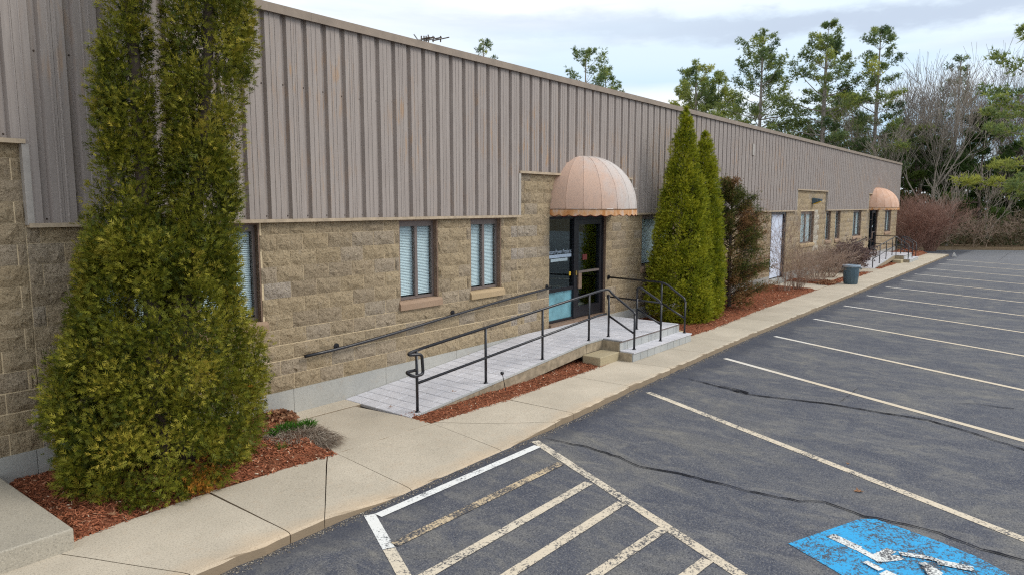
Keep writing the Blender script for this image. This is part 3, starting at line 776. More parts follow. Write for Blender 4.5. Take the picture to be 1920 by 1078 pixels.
# trims
tx = sorted([XL - .02, XR + .02] + [v for n in NOTCH for v in n[:2] if v > XL])
for xa, xb in zip(tx[:-1], tx[1:]):
    t = walltop((xa + xb) / 2); hi_ = t > 3
    a, b_ = (xa - .03, xb + .03) if hi_ else (xa + .005, xb - .005)
    q = a
    while q < b_ - .01:
        q2 = min(q + 3.05, b_)
        if b_ - q2 < .4: q2 = b_
        bx = MB(); bx.box(q + .001, q2 - .001, -.098, -.004, t - .012, t + .012); bx.box(q + .001, q2 - .001, -.098, -.090, t + .012, t + .030)
        bx.build('drip_trim', M['trim'], bld); q = q2
for n0, n1, nzv in NOTCH:
    for xx, s_ in ((n0, -1), (n1, 1)):
        if xx > XL + .1:
            xa, xb = (xx - .055, xx + .004) if s_ < 0 else (xx - .004, xx + .055)
            MB().box(xa, xb, -.088, -.004, SB + .014, nzv - .014).build('channel_trim', M['jtrim'], bld)
q = XL - .05
while q < XR + .05 - .01:
    q2 = min(q + 3.05, XR + .05)
    bx = MB(); bx.box(q + .001, q2 - .001, -.125, .25, RZ + .035, RZ + .062); bx.box(q + .001, q2 - .001, -.125, -.112, RZ - .045, RZ + .035)
    bx.box(q + .001, q2 - .001, -.112, -.08, RZ - .005, RZ + .035)
    bx.build('roof_coping', M['coping'], bld); q = q2
# corner trim, end wall, back walls, roof
MB().box(XR, XR + .05, -.09, .05, SB, RZ - .05).build('corner_trim', M['jtrim'], bld)
e = MB(); e.box(XR - .2, XR, .2, 19, -.2, SB); e.build('end_wall', M['block'], bld)
e = MB(); e.box(XR - .15, XR + .04, .06, 19, SB + .002, RZ - .01); e.build('end_siding', M['siding'], bld)
e = MB(); e.box(XL, XR - .2, 18.8, 19, -.2, RZ - .01); e.box(XL, XL + .2, .2, 18.8, -.2, RZ - .01); e.build('rear_wall', M['siding'], bld)
e = MB(); e.box(XL, XR, .25, 19.1, RZ - .01, RZ + .03); e.build('roof', M['roofing'], bld)
e = MB(); e.box(XL + .2, XR - .2, 3.6, 3.7, -.1, 5); e.box(XL + .2, XR - .2, .2, 3.6, .2, .25); e.box(XL + .2, XR - .2, .2, 3.6, 2.9, 2.95)
e.build('interior_partition', M['interior'], bld)
# small plates on the siding
MB().box(21.68, 21.84, -.10, -.078, 4.31, 4.66).build('vent_plate', M['jtrim'], bld)
MB().box(14.0, 14.12, -.2, -.06, 3.12, 3.15).build('bracket', M['jtrim'], bld)

def window(x0, x1, mull=True, sillmat='sill', blind=True, z0=WZ0 + .145, z1=WZ1, jamb='jamb', curtain=False):
    w_ = put('window', None, bld, loc=((x0 + x1) / 2, 0, z0))
    W = lambda nm, b, mt: put(nm, b.mesh(nm, mt), w_, loc=(0, 0, 0))
    def fix(o): o.matrix_parent_inverse = Matrix.Translation(-Vector(w_.location)); return o
    fr = MB(); f = .042
    # jamb liner
    jl = MB(); jl.box(x0, x0 + .02, .0, .18, z0, z1 - .02); jl.box(x1 - .02, x1, .0, .18, z0, z1 - .02); jl.box(x0, x1, .0, .18, z1 - .02, z1)
    fix(W('jamb', jl, M[jamb]))
    a, b_ = x0 + .02, x1 - .02; t = z1 - .02; y0, y1 = .075, .125
    fr.box(a, a + f, y0, y1, z0, t); fr.box(b_ - f, b_, y0, y1, z0, t); fr.box(a + f, b_ - f, y0, y1, z0, z0 + f); fr.box(a + f, b_ - f, y0, y1, t - .085, t)
    xm = (a + b_) / 2
    if mull: fr.box(xm - .028, xm + .028, y0 - .01, y1, z0 + f, t - .085)
    fix(W('frame', fr, M['bronze']))
    ps = [(a + f, xm - .028), (xm + .028, b_ - f)] if mull else [(a + f, b_ - f)]
    for p, q in ps:
        gl = MB(); gl.box(p, q, .098, .103, z0 + f, t - .085); fix(W('pane', gl, M['glass']))
    if blind:
        sl = MB(); n = int((t - z0 - .1) / .0245); r = random.Random(int(x0 * 10))
        for i in range(n):
            zz = z0 + f + .01 + i * .0245; sag = r.uniform(-.0015, .0015); miss = r.random()
            if miss < .004: continue
            sl.quad((a + f, .135, zz + .012 + sag), (b_ - f, .135, zz + .012 - sag), (b_ - f, .150, zz + .0325 - sag), (a + f, .150, zz + .0325 + sag))
        o = fix(W('blind', sl, M['blind'])); tag(o, kind='stuff')
        MB2 = MB(); MB2.box(a + f, b_ - f, .19, .2, z0, t); fix(W('blind_backing', MB2, M['interior']))
    if curtain:
        cu = MB(); n = 36
        for i in range(n + 1):
            u = i / n; X_ = a + f + (b_ - a - 2 * f) * u; Y_ = .17 + .02 * math.sin(u * 50); cu.v += [(X_, Y_, z0 + f), (X_, Y_, t - .08)]
        cu.f = [(2 * i, 2 * i + 2, 2 * i + 3, 2 * i + 1) for i in range(n)]
        fix(W('curtain', cu, M['blind']))
    s_ = MB(); y_ = -.055
    n = 0; zt, zb_ = z0, z0 - .145
    s_.v = [(x0 - .0, y_, zb_ + .004), (x1 + .07, y_, zb_ + .004), (x1 + .07, y_, zt - .045), (x0, y_, zt - .045), (x0, .16, zt), (x1 + .07, .0, zt), (x0, .16, zb_ + .004), (x1 + .07, .0, zb_ + .004), (x1 - .003, .16, zt), (x1 - .003, .16, zb_ + .004), (x1 - .003, .0, zt), (x1 - .003, 0, zb_ + .004)]
    s_ = MB(); s_.v = [(x, y, z) for x in (x0 - .03, x1 + .05) for (y, z) in ((-.055, zb_ + .004), (-.055, zt - .05), (-.02, zt - .012), (-.004, zt - .008), (-.004, zb_ + .004))]
    s_.f = [(0, 1, 2, 3, 4), (9, 8, 7, 6, 5)] + [(i, 5 + i, 5 + (i + 1) % 5, (i + 1) % 5) for i in range(5)]
    n = len(s_.v); s_.box(x0 + .003, x1 - .003, -.003, .16, zb_ + .006, zt - .006)
    fix(W('sill', s_, M[sillmat]))
    return w_
for i, (a, b_) in enumerate(WIN):
    if i in (0, 1): window(a, b_, True if i else True)
    elif i == 2: window(a, b_)
    elif i == 3: window(a, b_, True, 'sill_tan')
    elif i == 4: window(a, b_, False, 'sill')
    elif i == 6: window(a, b_, True, 'sill_tan', False, curtain=True)
    else: window(a, b_, i not in (7, 8), 'sill', i not in (7, 8, 5), curtain=i in (7, 8))

# white door
wd = put('white_door', None, bld, loc=(24.8, 0, .2)); wd['label'] = 'wide pale white door reached by the concrete path'
def sub(parent, nm, b, mt, smooth=False):
    o = put(nm, b.mesh(nm, mt, smooth), parent, loc=(0, 0, 0)); o.matrix_parent_inverse = Matrix.Translation(-Vector(parent.location)); return o
b = MB().box(24.03, 25.50, .10, .15, .22, 2.44); 
for zz in (.7, 1.2, 1.7): b.box(24.05, 25.48, .094, .10, zz, zz + .02)
sub(wd, 'leaf', b, M['white'])
b = MB(); b.box(23.95, 24.03, 0, .18, .2, 2.535); b.box(25.50, 25.62, 0.02, .18, .2, 2.535); b.box(24.03, 25.50, .02, .18, 2.44, 2.535)
sub(wd, 'frame', b, M['blackframe'])
sub(wd, 'handle', MB().tube([(24.15, .1, 1.2), (24.15, .04, 1.2), (24.27, .04, 1.2)], .012), M['steel'])

def text_mesh(s_, size, name):
    cu = bpy.data.curves.new('t', 'FONT'); cu.body = s_; cu.size = size; cu.extrude = .0008; o = bpy.data.objects.new('t', cu); COL.objects.link(o)
    bpy.context.view_layer.update(); dg = bpy.context.evaluated_depsgraph_get(); me = bpy.data.meshes.new_from_object(o.evaluated_get(dg)); bpy.data.objects.remove(o); me.name = name; return me
def entrance(x0, x1, first):
    e_ = put('entrance', None, bld, loc=((x0 + x1) / 2, 0, .4)); y0, y1 = .05, .15; zb, zt = .40, 2.535; f = .06
    xm = x0 + (x1 - x0) * .47
    b = MB(); b.box(x0, x0 + .025, y0, y1, zb, zt); b.box(xm - .05, xm + .05, y0 - .012, y1, zb, zt); b.box(x1 - f, x1, y0 - .012, y1, zb, zt)
    b.box(x0 + .025, xm - .05, y0, y1, zt - .05, zt); b.box(xm + .05, x1 - f, y0, y1, zt - .07, zt); b.box(x0 + .025, xm - .05, y0, y1, zb, zb + .05)
    b.box(x0 + .025, xm - .05, y0, y1, 1.02, 1.09)
    sub(e_, 'frame', b, M['blackframe'])
    sub(e_, 'reveal', MB().box(x1 - .004, x1, -.02, y0, zb, zt), M['jamb'])
    sub(e_, 'threshold', MB().box(x0, x1, -.06, .16, .33, .398), M['jamb'])
    sub(e_, 'side_pane', MB().box(x0 + .025, xm - .05, .095, .10, 1.09, zt - .05), M['glassdark'])
    if first: sub(e_, 'lower_panel', MB().box(x0 + .025, xm - .05, .095, .10, zb + .05, 1.02), M['frost'])
    else: sub(e_, 'lower_pane', MB().box(x0 + .025, xm - .05, .095, .10, zb + .05, 1.02), M['glassdark'])
    d = put('glass_door', None, bld, loc=((xm + x1) / 2, 0, .4)); a, c = xm + .055, x1 - f - .005
    b = MB(); s_ = .085; b.box(a, a + s_, y0, y1, zb + .01, zt - .075); b.box(c - s_, c, y0, y1, zb + .01, zt - .075); b.box(a + s_, c - s_, y0, y1, zb + .01, zb + .24); b.box(a + s_, c - s_, y0, y1, zt - .18, zt - .075)
    sub(d, 'door_frame', b, M['blackframe'])
    sub(d, 'pane', MB().box(a + s_, c - s_, .095, .10, zb + .24, zt - .18), M['glassdark'])
    b = MB().box(a + s_, c - s_, .055, .09, 1.34, 1.385); sub(d, 'push_bar', b, M['bronze'])
    sub(d, 'pull_plate', MB().box(a + .05, a + .17, .02, .048, 1.02, 1.34), M['jamb'])
    if first:
        sub(d, 'lock', MB().box(a - .055, a - .02, .012, .035, 1.31, 1.40), M['brass'])
        sub(d, 'notice_card', MB().box(a + .30, a + .47, .088, .094, 1.60, 1.72), M['red'])
        sub(e_, 'sticker', MB().box(xm - .15, xm - .09, .088, .094, 1.31, 1.39), M['yellow'])
        t = text_mesh('Custom Power Products', .118, 'lettering')
        o = put('lettering', t, e_, loc=(x0 + .035, .090, 1.785), rot=(math.pi / 2, 0, 0)); o.matrix_parent_inverse = Matrix.Translation(-Vector(e_.location)); t.materials.append(M['film']); 
        w_ = max(v.co.x for v in t.vertices); sx = (xm - .08 - x0 - .035) / w_
        for v in t.vertices: v.co.x *= sx
        sub(e_, 'film_strip', MB().box(x0 + .035, xm - .08, .0885, .0915, 1.70, 1.765), M['film'])
        sub(e_, 'film_strip', MB().box(x0 + .18, xm - .22, .0885, .0915, 1.625, 1.685), M['film2'])
    else:
        sub(d, 'notice_card', MB().box(a + .2, a + .42, .088, .094, 1.62, 1.72), M['film2'])
entrance(10.99, 13.1, True); entrance(38.96, 40.76, False)

# floodlight above the curtained window
fl = thing('wall_floodlight', (28.75, 0, 2.92), 'small dark wall floodlight with yellow lens above the curtained window', 'floodlight')
b = MB(); b.box(28.66, 28.84, -.03, 0, 2.84, 3.02); b.build('mounting_plate', M['blackframe'], fl)
b = MB(); b.v = [(28.6, -.03, 3.05), (28.9, -.03, 3.05), (28.9, -.34, 3.0), (28.6, -.34, 3.0), (28.6, -.03, 2.82), (28.9, -.03, 2.82), (28.9, -.32, 2.93), (28.6, -.32, 2.93)]
b.f = [(0, 1, 2, 3), (4, 7, 6, 5), (0, 4, 5, 1), (1, 5, 6, 2), (2, 6, 7, 3), (3, 7, 4, 0)]; b.build('housing', M['can'], fl)
b = MB(); b.v = [(28.63, -.08, 2.83), (28.87, -.08, 2.83), (28.87, -.30, 2.915), (28.63, -.30, 2.915), (28.63, -.08, 2.80), (28.87, -.08, 2.80), (28.87, -.30, 2.90), (28.63, -.30, 2.90)]
b.f = [(0, 1, 2, 3), (4, 7, 6, 5), (0, 4, 5, 1), (1, 5, 6, 2), (2, 6, 7, 3), (3, 7, 4, 0)]; b.build('lens', M['yellow'], fl)

# ------------------------------------------------------------------ awnings
def awning(cx_, a, P, H, z0, label, mat, grp='dome awnings over the entrances'):
    t = thing('dome_awning', (cx_, 0, z0), label, 'awning', grp); NG = 10
    def pt(th, ph, k=1.0):       # th along the wall 0..pi, ph 0 rim .. pi/2 apex
        e_ = math.cos(ph) ** .92
        return (-a * k * math.cos(th) * e_, -P * k * math.sin(th) * e_, H * k * math.sin(ph) ** .95)
    for g_ in range(NG):
        b = MB(); n, m_ = 6, 12; t0, t1 = math.pi * g_ / NG, math.pi * (g_ + 1) / NG
        for j in range(m_ + 1):
            for i in range(n + 1):
                u = i / n; k = 1 - .007 * math.sin(math.pi * u) * math.cos(math.pi / 2 * j / m_ * .9)
                b.v.append(pt(t0 + (t1 - t0) * u, math.pi / 2 * j / m_, k))
        for j in range(m_):
            for i in range(n):
                q = j * (n + 1) + i; b.f.append((q, q + 1, q + n + 2, q + n + 1))
        o = b.build('gore', mat, t, True); o.location = t.location
    for g_ in range(1, NG):
        b = MB().tube([pt(math.pi * g_ / NG, math.pi / 2 * j / 14 * .985, .999) for j in range(15)], .006, 5); o = b.build('seam', mat, t, True); o.location = t.location
    o = MB().tube([(x_, y_ * 1.004, -.005) for x_, y_, z_ in [pt(math.pi * i / 40, 0, 1.006) for i in range(41)]], .009, 5).build('hem_cord', M['jamb'], t); o.location = t.location
    for nm, k, mt, dz in (('valance', 1.004, M['valance'], 0), ('valance_lining', .992, M['maroon'], -.012)):
        b = MB(); n = 200
        for i in range(n + 1):
            th = math.pi * i / n; x_, y_, z_ = pt(th, 0, k); s_ = abs(math.sin(i / n * math.pi * 17)); b.v += [(x_, y_, -.008), (x_ * 1.002, y_ * 1.002 - .004 * math.sin(i), -.105 - .03 * s_ + dz)]
        b.f = [(2 * i, 2 * i + 1, 2 * i + 3, 2 * i + 2) for i in range(n)]; o = b.build(nm, mt, t, True); o.location = t.location
    b = MB().tube([pt(math.pi * i / 30, 0, .985) for i in range(31)], .014, 6); o = b.build('frame_hoop', M['steel'], t); o.location = t.location
    return t
awning(12.17, 1.17, 1.10, 1.08, 2.685, 'weathered dome awning with stained scalloped valance over the nearer glass entrance', M['awning'])
awning(39.9, 1.2, 1.15, 1.02, 2.66, 'clean peach dome awning over the far entrance at the end of the building', M['awning2'])

# ------------------------------------------------------------------ porch, ramp, railings
def porch():
    t = thing('entrance_ramp', (9, -.7, 0), 'pale paved ramp and two step porch at the nearer entrance', 'ramp', 'paved ramps to the entrances')
    sl = math.atan2(.33, 4.2); X0 = 5.97; X1 = 10.17; YF = -1.40; PZ = .34
    zr = lambda x: max(.0, min(PZ, (x - X0) * .33 / 4.2 + .01))
    # bed under pavers
    b = MB(); b.v = [(X0 + .02, YF + .01, -.05), (X1, YF + .01, .28), (X1, -.028, .28), (X0 + .02, -.028, -.05), (X0 + .02, YF + .01, .0), (X1, YF + .01, PZ - .012), (X1, -.028, PZ - .012), (X0 + .02, -.028, .0)]
    b.f = [(0, 3, 2, 1), (4, 5, 6, 7), (0, 1, 5, 4), (1, 2, 6, 5), (2, 3, 7, 6), (3, 0, 4, 7)]; b.build('paver_bed', M['paverjoint'], t)
    MB().box(X1 + .001, 13.07, YF + .02, -.028, .05, PZ - .012).build('paver_bed', M['paverjoint'], t)
    MB().box(10.72, 13.07, -1.76, YF + .018, .05, PZ - .012).build('paver_bed', M['paverjoint'], t)
    # pavers
    cache_ = {}
    def paver(x, y, wx, wy, z, slope):
        k = (round(wx, 2), round(wy, 2))
        if k not in cache_:
            b = MB(); h = .04; e_ = .006; b.v = [(-wx / 2, -wy / 2, -h), (wx / 2, -wy / 2, -h), (wx / 2, wy / 2, -h), (-wx / 2, wy / 2, -h), (-wx / 2, -wy / 2, -e_), (wx / 2, -wy / 2, -e_), (wx / 2, wy / 2, -e_), (-wx / 2, wy / 2, -e_),
                             (-wx / 2 + e_, -wy / 2 + e_, 0), (wx / 2 - e_, -wy / 2 + e_, 0), (wx / 2 - e_, wy / 2 - e_, 0), (-wx / 2 + e_, wy / 2 - e_, 0)]
            b.f = [(0, 1, 5, 4), (1, 2, 6, 5), (2, 3, 7, 6), (3, 0, 4, 7), (4, 5, 9, 8), (5, 6, 10, 9), (6, 7, 11, 10), (7, 4, 8, 11), (8, 9, 10, 11), (3, 2, 1, 0)]; cache_[k] = b.mesh('paver', M['paver'])
        put('paver', cache_[k], t, loc=(x, y, z), rot=(0, -slope, 0))
    r = random.Random(5); x = X0; i = 0
    while x < 13.05:
        wx = .2; x2 = min(x + wx, 13.08); on = x < X1 - .02
        yf = YF if x < 10.66 else -1.80
        y = -.03; first = True
        while y > yf + .02:
            L = .34 if not (first and i % 2) else .17
            y2 = max(y - L, yf)
            if y2 - yf < .09: y2 = yf
            xc = (x + x2) / 2; z = (zr(xc) if on else PZ) + r.uniform(-.0015, .0015)
            paver(xc, (y + y2) / 2, x2 - x - .007, (y - y2) - .007, z, sl if on else 0); y = y2; first = False
        x = x2; i += 1
    # timber fascia along the ramp edge
    b = MB()
    def slant(xa, xb, ya, yb, dz0, dz1, nm, mt):
        b = MB(); b.v = [(xa, ya, max(zr(xa) + dz0, -.1)), (xb, ya, max(zr(xb) + dz0, -.1)), (xb, yb, max(zr(xb) + dz0, -.1)), (xa, yb, max(zr(xa) + dz0, -.1)), (xa, ya, zr(xa) + dz1), (xb, ya, zr(xb) + dz1), (xb, yb, zr(xb) + dz1), (xa, yb, zr(xa) + dz1)]
        b.f = [(0, 3, 2, 1), (4, 5, 6, 7), (0, 1, 5, 4), (1, 2, 6, 5), (2, 3, 7, 6), (3, 0, 4, 7)]; return b.build(nm, mt, t)
    q = X0 + .1
    for q2 in (7.3, 8.7, 10.16): slant(q, q2 - .004, YF - .024, YF - .002, -.20, -.018, 'fascia_board', M['wood']); slant(q, q2 - .004, YF - .034, YF, -.017, .001, 'edge_strip', M['riser']); q = q2
    MB().box(10.165, 10.70, YF - .026, YF - .004, .155, PZ - .018).build('fascia_board', M['wood'], t)
    MB().box(10.165, 10.70, YF - .034, YF - .001, PZ - .017, PZ).build('edge_strip', M['riser'], t)
    # steps
    MB().box(10.70, 13.08, -1.78, -.1, -.1, .16).build('step_core', M['paverjoint'], t)
    MB().box(10.71, 13.06, -2.03, -1.781, -.1, .15).build('step_core', M['paverjoint'], t)
    MB().box(10.68, 10.698, -1.79, YF - .03, .13, PZ - .02).build('side_board', M['wood'], t)
    MB().box(10.66, 10.698, -2.045, -1.50, -.03, .148).build('side_board', M['wood'], t)
    n = 9
    for k_ in range(n):
        a = 10.68 + 2.42 * k_ / n; c = 10.68 + 2.42 * (k_ + 1) / n
        bevel(MB().box(a + .004, c - .004, -1.805, -1.782, .165, PZ - .03).build('riser_stone', M['riser'], t), .003, 1)
        bevel(MB().box(a + .004, c - .004, -2.07, -2.032, 0.0, .142).build('riser_stone', M['riser'], t), .003, 1)
        MB().box(a + .004, c - .004, -2.085, -1.807, .145, .170).build('tread_stone', M['paver'], t)
    MB().box(10.68, 13.10, -1.812, -1.781, PZ - .029, PZ - .012).build('nosing', M['bronze'], t)
    MB().box(10.68, 13.10, -2.078, -2.0305, .1425, .1448).build('nosing', M['bronze'], t)
    return t
P1 = porch()
P2 = dup(P1, (27.42, 0, 0), 'pale paved ramp and porch at the far entrance beyond the grey bin')
for dx, lb in ((0, 'rough concrete step block tucked between the nearer ramp and the porch steps'), (27.42, 'rough concrete step block beside the far ramp and porch steps')):
    b = MB(); b.box(10.02 + dx, 10.655 + dx, -1.80, -1.43, -.1, .155); o = b.build('step_block', M['oldconcrete']); bevel(o, .015, 2); tag(o, lb, 'step', 'concrete step blocks')
o = MB().box(13.13, 13.42, -1.75, -1.5, -.05, .14).build('step_block', M['oldconcrete']); tag(o, 'small concrete block at the right foot of the nearer porch steps', 'step'); bevel(o, .012)

RR = .021
def rail(pts, name, parent, r=RR, fr=.1): return MB().tube(fillet(pts, fr), r, 10).build(name, M['black'], parent, True)
def post(x, y, z0, z1, parent):
    b = MB().tube([(x, y, z0), (x, y, z1)], RR * .95, 10); b.lathe(x, y, [(z0, .034), (z0 + .01, .034), (z0 + .02, .024)], 10); return b.build('post', M['black'], parent, True)
def ramp_rail():
    t = thing('ramp_railing', (9, -1.33, 0), 'black pipe railing along the outer edge of the nearer ramp ending at the steps', 'railing', 'black pipe ramp railings'); Y = -1.33
    top = lambda x: .865 + (x - 6.15) * .0755; mid = lambda x: .415 + (x - 6.15) * .0755
    rail([(6.30, Y, top(6.3) - .0), (6.02, Y, top(6.0) - .01), (5.96, Y - .07, .84), (6.14, Y - .12, .83), (6.16, Y - .12, .56), (5.98, Y - .12, .56), (5.96, Y, .60), (6.15, Y, .60)], 'return_loop', t, RR, .05)
    rail([(6.28, Y, top(6.28)), (10.8, Y, top(10.8)), (10.93, Y - .08, top(10.85)), (10.93, Y - .14, 1.15), (10.93, -1.93, .855), (10.93, -1.96, .80)], 'top_rail', t, RR, .07)
    rail([(6.17, Y, mid(6.17)), (10.75, Y, mid(10.75)), (10.93, Y - .03, mid(10.8))], 'mid_rail', t, RR * .9, .06)
    rail([(10.93, -1.40, .74), (10.93, -1.93, .47)], 'mid_rail', t, RR * .9)
    for x, y, a, b_ in ((6.16, Y, .02, .87), (7.55, Y, .13, .97), (8.97, Y, .24, 1.07), (10.38, Y, .335, 1.18), (10.93, -1.41, .34, 1.12), (10.93, -1.95, .17, .84)): post(x, y, a, b_, t)
    return t
def stair_rail():
    t = thing('stair_railing', (11.95, -1.7, 0), 'short black pipe railing in the middle of the nearer porch steps', 'railing', 'black pipe stair railings'); x = 11.95
    rail([(x, -1.44, .95), (x, -1.44, 1.165), (x, -1.52, 1.16), (x, -1.93, .935), (x, -1.96, .86)], 'top_rail', t, RR, .06)
    rail([(x, -1.45, .74), (x, -1.95, .50)], 'mid_rail', t, RR * .9)
    post(x, -1.44, .34, 1.0, t); post(x, -1.96, .17, .88, t); return t
def side_rail():
    t = thing('side_railing', (13.1, -1, 0), 'black pipe railing from the block wall to the right side of the nearer porch steps', 'railing', 'black pipe side railings'); x = 13.03
    rail([(13.24, .0, 1.17), (x, -1.40, 1.17), (x, -1.52, 1.14), (x, -1.93, .88), (x, -1.955, .80)], 'top_rail', t, RR, .08)
    rail([(13.24, .0, .74), (x, -1.40, .74)], 'mid_rail', t, RR * .9); rail([(x, -1.42, .74), (x, -1.94, .48)], 'mid_rail', t, RR * .9)
    for zz in (1.17, .74): 
        b = MB().tube([(13.235, -.01, zz), (13.235, -.03, zz)], .05, 12); b.build('wall_flange', M['black'], t)
    post(x, -1.42, .34, 1.16, t); post(x, -1.955, .17, .82, t); return t
def wall_rail():
    t = thing('wall_handrail', (8, -.08, .9), 'wavy black handrail fixed to the tan block wall above the nearer ramp', 'handrail', 'handrails on the wall above the ramps'); Y = -.085
    P = [(5.30, Y, .755), (5.9, Y, .77), (6.5, Y, .81), (7.1, Y, .86), (7.8, Y, .925), (8.3, Y, .965), (9.0, Y, 1.025), (9.8, Y, 1.085), (10.5, Y, 1.125), (10.93, Y, 1.155)]
    rail(P, 'rail', t, RR * 1.05, .3)
    for x, z in ((5.86, .768), (8.22, .955), (10.9, 1.15)):
        b = MB().tube([(x, .0, z + .02), (x, -.04, z + .02), (x, Y, z)], .012, 8); b.tube([(x, -.005, z + .03), (x, -.03, z + .03)], .042, 12); b.build('bracket', M['black'], t)
    return t
rr_, sr_, sd_, wr_ = ramp_rail(), stair_rail(), side_rail(), wall_rail()
SH = (27.42, 0, 0)
dup(rr_, SH, 'black pipe railing along the outer edge of the far ramp with a return loop'); dup(sr_, SH, 'short black pipe railing on the steps of the far porch')
dup(sd_, SH, 'black pipe railing from the block wall to the right side of the far porch steps'); dup(wr_, SH, 'straight black handrail fixed to the wall left of the far entrance')

# ------------------------------------------------------------------ bin, stake light, antenna, litter
bn = thing('trash_can', (26.4, -2.08, 0), 'grey blue plastic round trash can standing on the pavement', 'trash can'); cx_, cy_ = 26.42, -2.06
b = MB().lathe(cx_, cy_, [(0, .0), (0, .215), (.02, .225), (.60, .262), (.62, .262), (.62, .0)], 32)
for k in range(12):
    a = k * math.pi / 6 + .2; p = lambda z, r: (cx_ + r * math.cos(a), cy_ + r * math.sin(a), z)
    b.tube([p(.04, .225), p(.50, .255)], .009, 5)
b.build('body', M['can'], bn, True)
MB().lathe(cx_, cy_, [(.60, .265), (.60, .285), (.625, .295), (.665, .295), (.675, .285), (.675, .262), (.63, .255), (.63, 0)], 32).build('rim', M['canlid'], bn, True)
for a in (rad(-60), rad(120)):
    p = lambda z, r, d: (cx_ + r * math.cos(a + d), cy_ + r * math.sin(a + d), z)
    MB().tube(fillet([p(.60, .27, -.3), p(.57, .32, -.3), p(.50, .33, 0), p(.57, .32, .3), p(.60, .27, .3)], .03), .012, 6).build('handle', M['can'], bn, True)
sk = thing('stake_light', (7.7, -1.56, 0), 'thin dark garden stake with a small round head beside the ramp edge', 'garden stake')
MB().tube([(7.76, -1.55, -.02), (7.67, -1.55, .29)], .006, 6).build('stem', M['black'], sk)
MB().lathe(7.665, -1.55, [(.27, 0), (.28, .022), (.30, .03), (.32, .022), (.325, 0)], 12).build('head', M['black'], sk, True)
an = thing('rooftop_antenna', (12.6, 5, 5.2), 'small rooftop aerial with short cross rods showing above the siding', 'antenna')
AX0 = np.array(gr(776, 75, 0)); 
def atY(x, y, Y): d = ray(x, y); t = (Y - CAM[1]) / d[1]; p = CAM + t * d; return tuple(p)
A = atY(783, 75, 4); B = atY(828, 73, 4)
MB().tube([A, B], .016, 6).build('boom', M['steel'], an)
MB().tube([(atY(803, 74, 4)[0], 4, 5.1), (atY(803, 74, 4)[0], 4, atY(803, 66, 4)[2])], .015, 6).build('mast', M['darkbark'], an)
A2 = atY(776, 65, 4); MB().tube([A2, A], .014, 6).build('brace', M['steel'], an)
for q in (790, 795, 799, 812, 826):
    c = atY(q, 74, 4); MB().tube([(c[0], c[1] - .28, c[2]), (c[0], c[1] + .28, c[2])], .014, 5).build('cross_rod', M['darkbark'], an)
    MB().tube([(c[0], c[1], c[2] - .07), (c[0], c[1], c[2] + .07)], .016, 5).build('clip', M['darkbark'], an)
wb = MB(); wb.v = [(45.4, -3.25, -.09), (45.85, -3.1, -.09), (45.8, -2.95, -.09), (45.5, -3.0, -.09), (45.45, -3.1, .16), (45.7, -3.02, .12)]
wb.f = [(0, 1, 4), (1, 5, 4), (1, 2, 5), (2, 3, 5), (3, 4, 5), (3, 0, 4), (0, 3, 2, 1)]
tag(wb.build('plastic_bag', plain('white_plastic', (.8, .8, .78))), 'crumpled white plastic bag lying where the pavement ends', 'bag')
def oakleaf(x, y, z, s_, a, label, cat='leaf'):
    b = MB(); pts = [(0, -1), (.12, -.5), (.55, -.55), (.35, -.15), (.75, .1), (.35, .3), (.4, .75), (.1, .65), (0, 1), (-.1, .65), (-.45, .7), (-.3, .3), (-.7, .15), (-.35, -.1), (-.5, -.5), (-.12, -.5)]
    n = len(pts); b.v = [(0, 0, z + .006)]
    for i, (u, v) in enumerate(pts):
        X_ = s_ * (u * math.cos(a) - v * math.sin(a)); Y_ = s_ * (u * math.sin(a) + v * math.cos(a)); b.v.append((x + X_, y + Y_, z + .004 + s_ * .5 * (abs(u) ** 1.5) * (1 + .5 * math.sin(i * 2))))
    b.v[0] = (x, y, z + .006); b.f = [(0, i + 1, (i + 1) % n + 1) for i in range(n)]
    tag(b.build('fallen_leaf', LEAFM), label, cat, 'fallen brown leaves')
LEAFM = plain('brown_leaf', (.30, .16, .09), .8, .1, 0, .4, 60)
oakleaf(*gr(1610, 921, ASZ), ASZ, .055, .6, 'curled brown leaf on the asphalt near the blue panel')
oakleaf(*gr(1590, 869, ASZ), ASZ, .028, 1.6, 'tiny brown leaf on the asphalt between two cream lines')
oakleaf(*gr(852, 738, .05), .085, .05, 2.0, 'reddish brown leaf lying on the nearer ramp pavers')
oakleaf(*gr(733, 764, .02), .035, .035, 1.0, 'small dry leaf at the foot of the nearer ramp')
oakleaf(*gr(210, 964, .07), .07, .055, .3, 'pale dry leaf on the mulch under the big arborvitae')

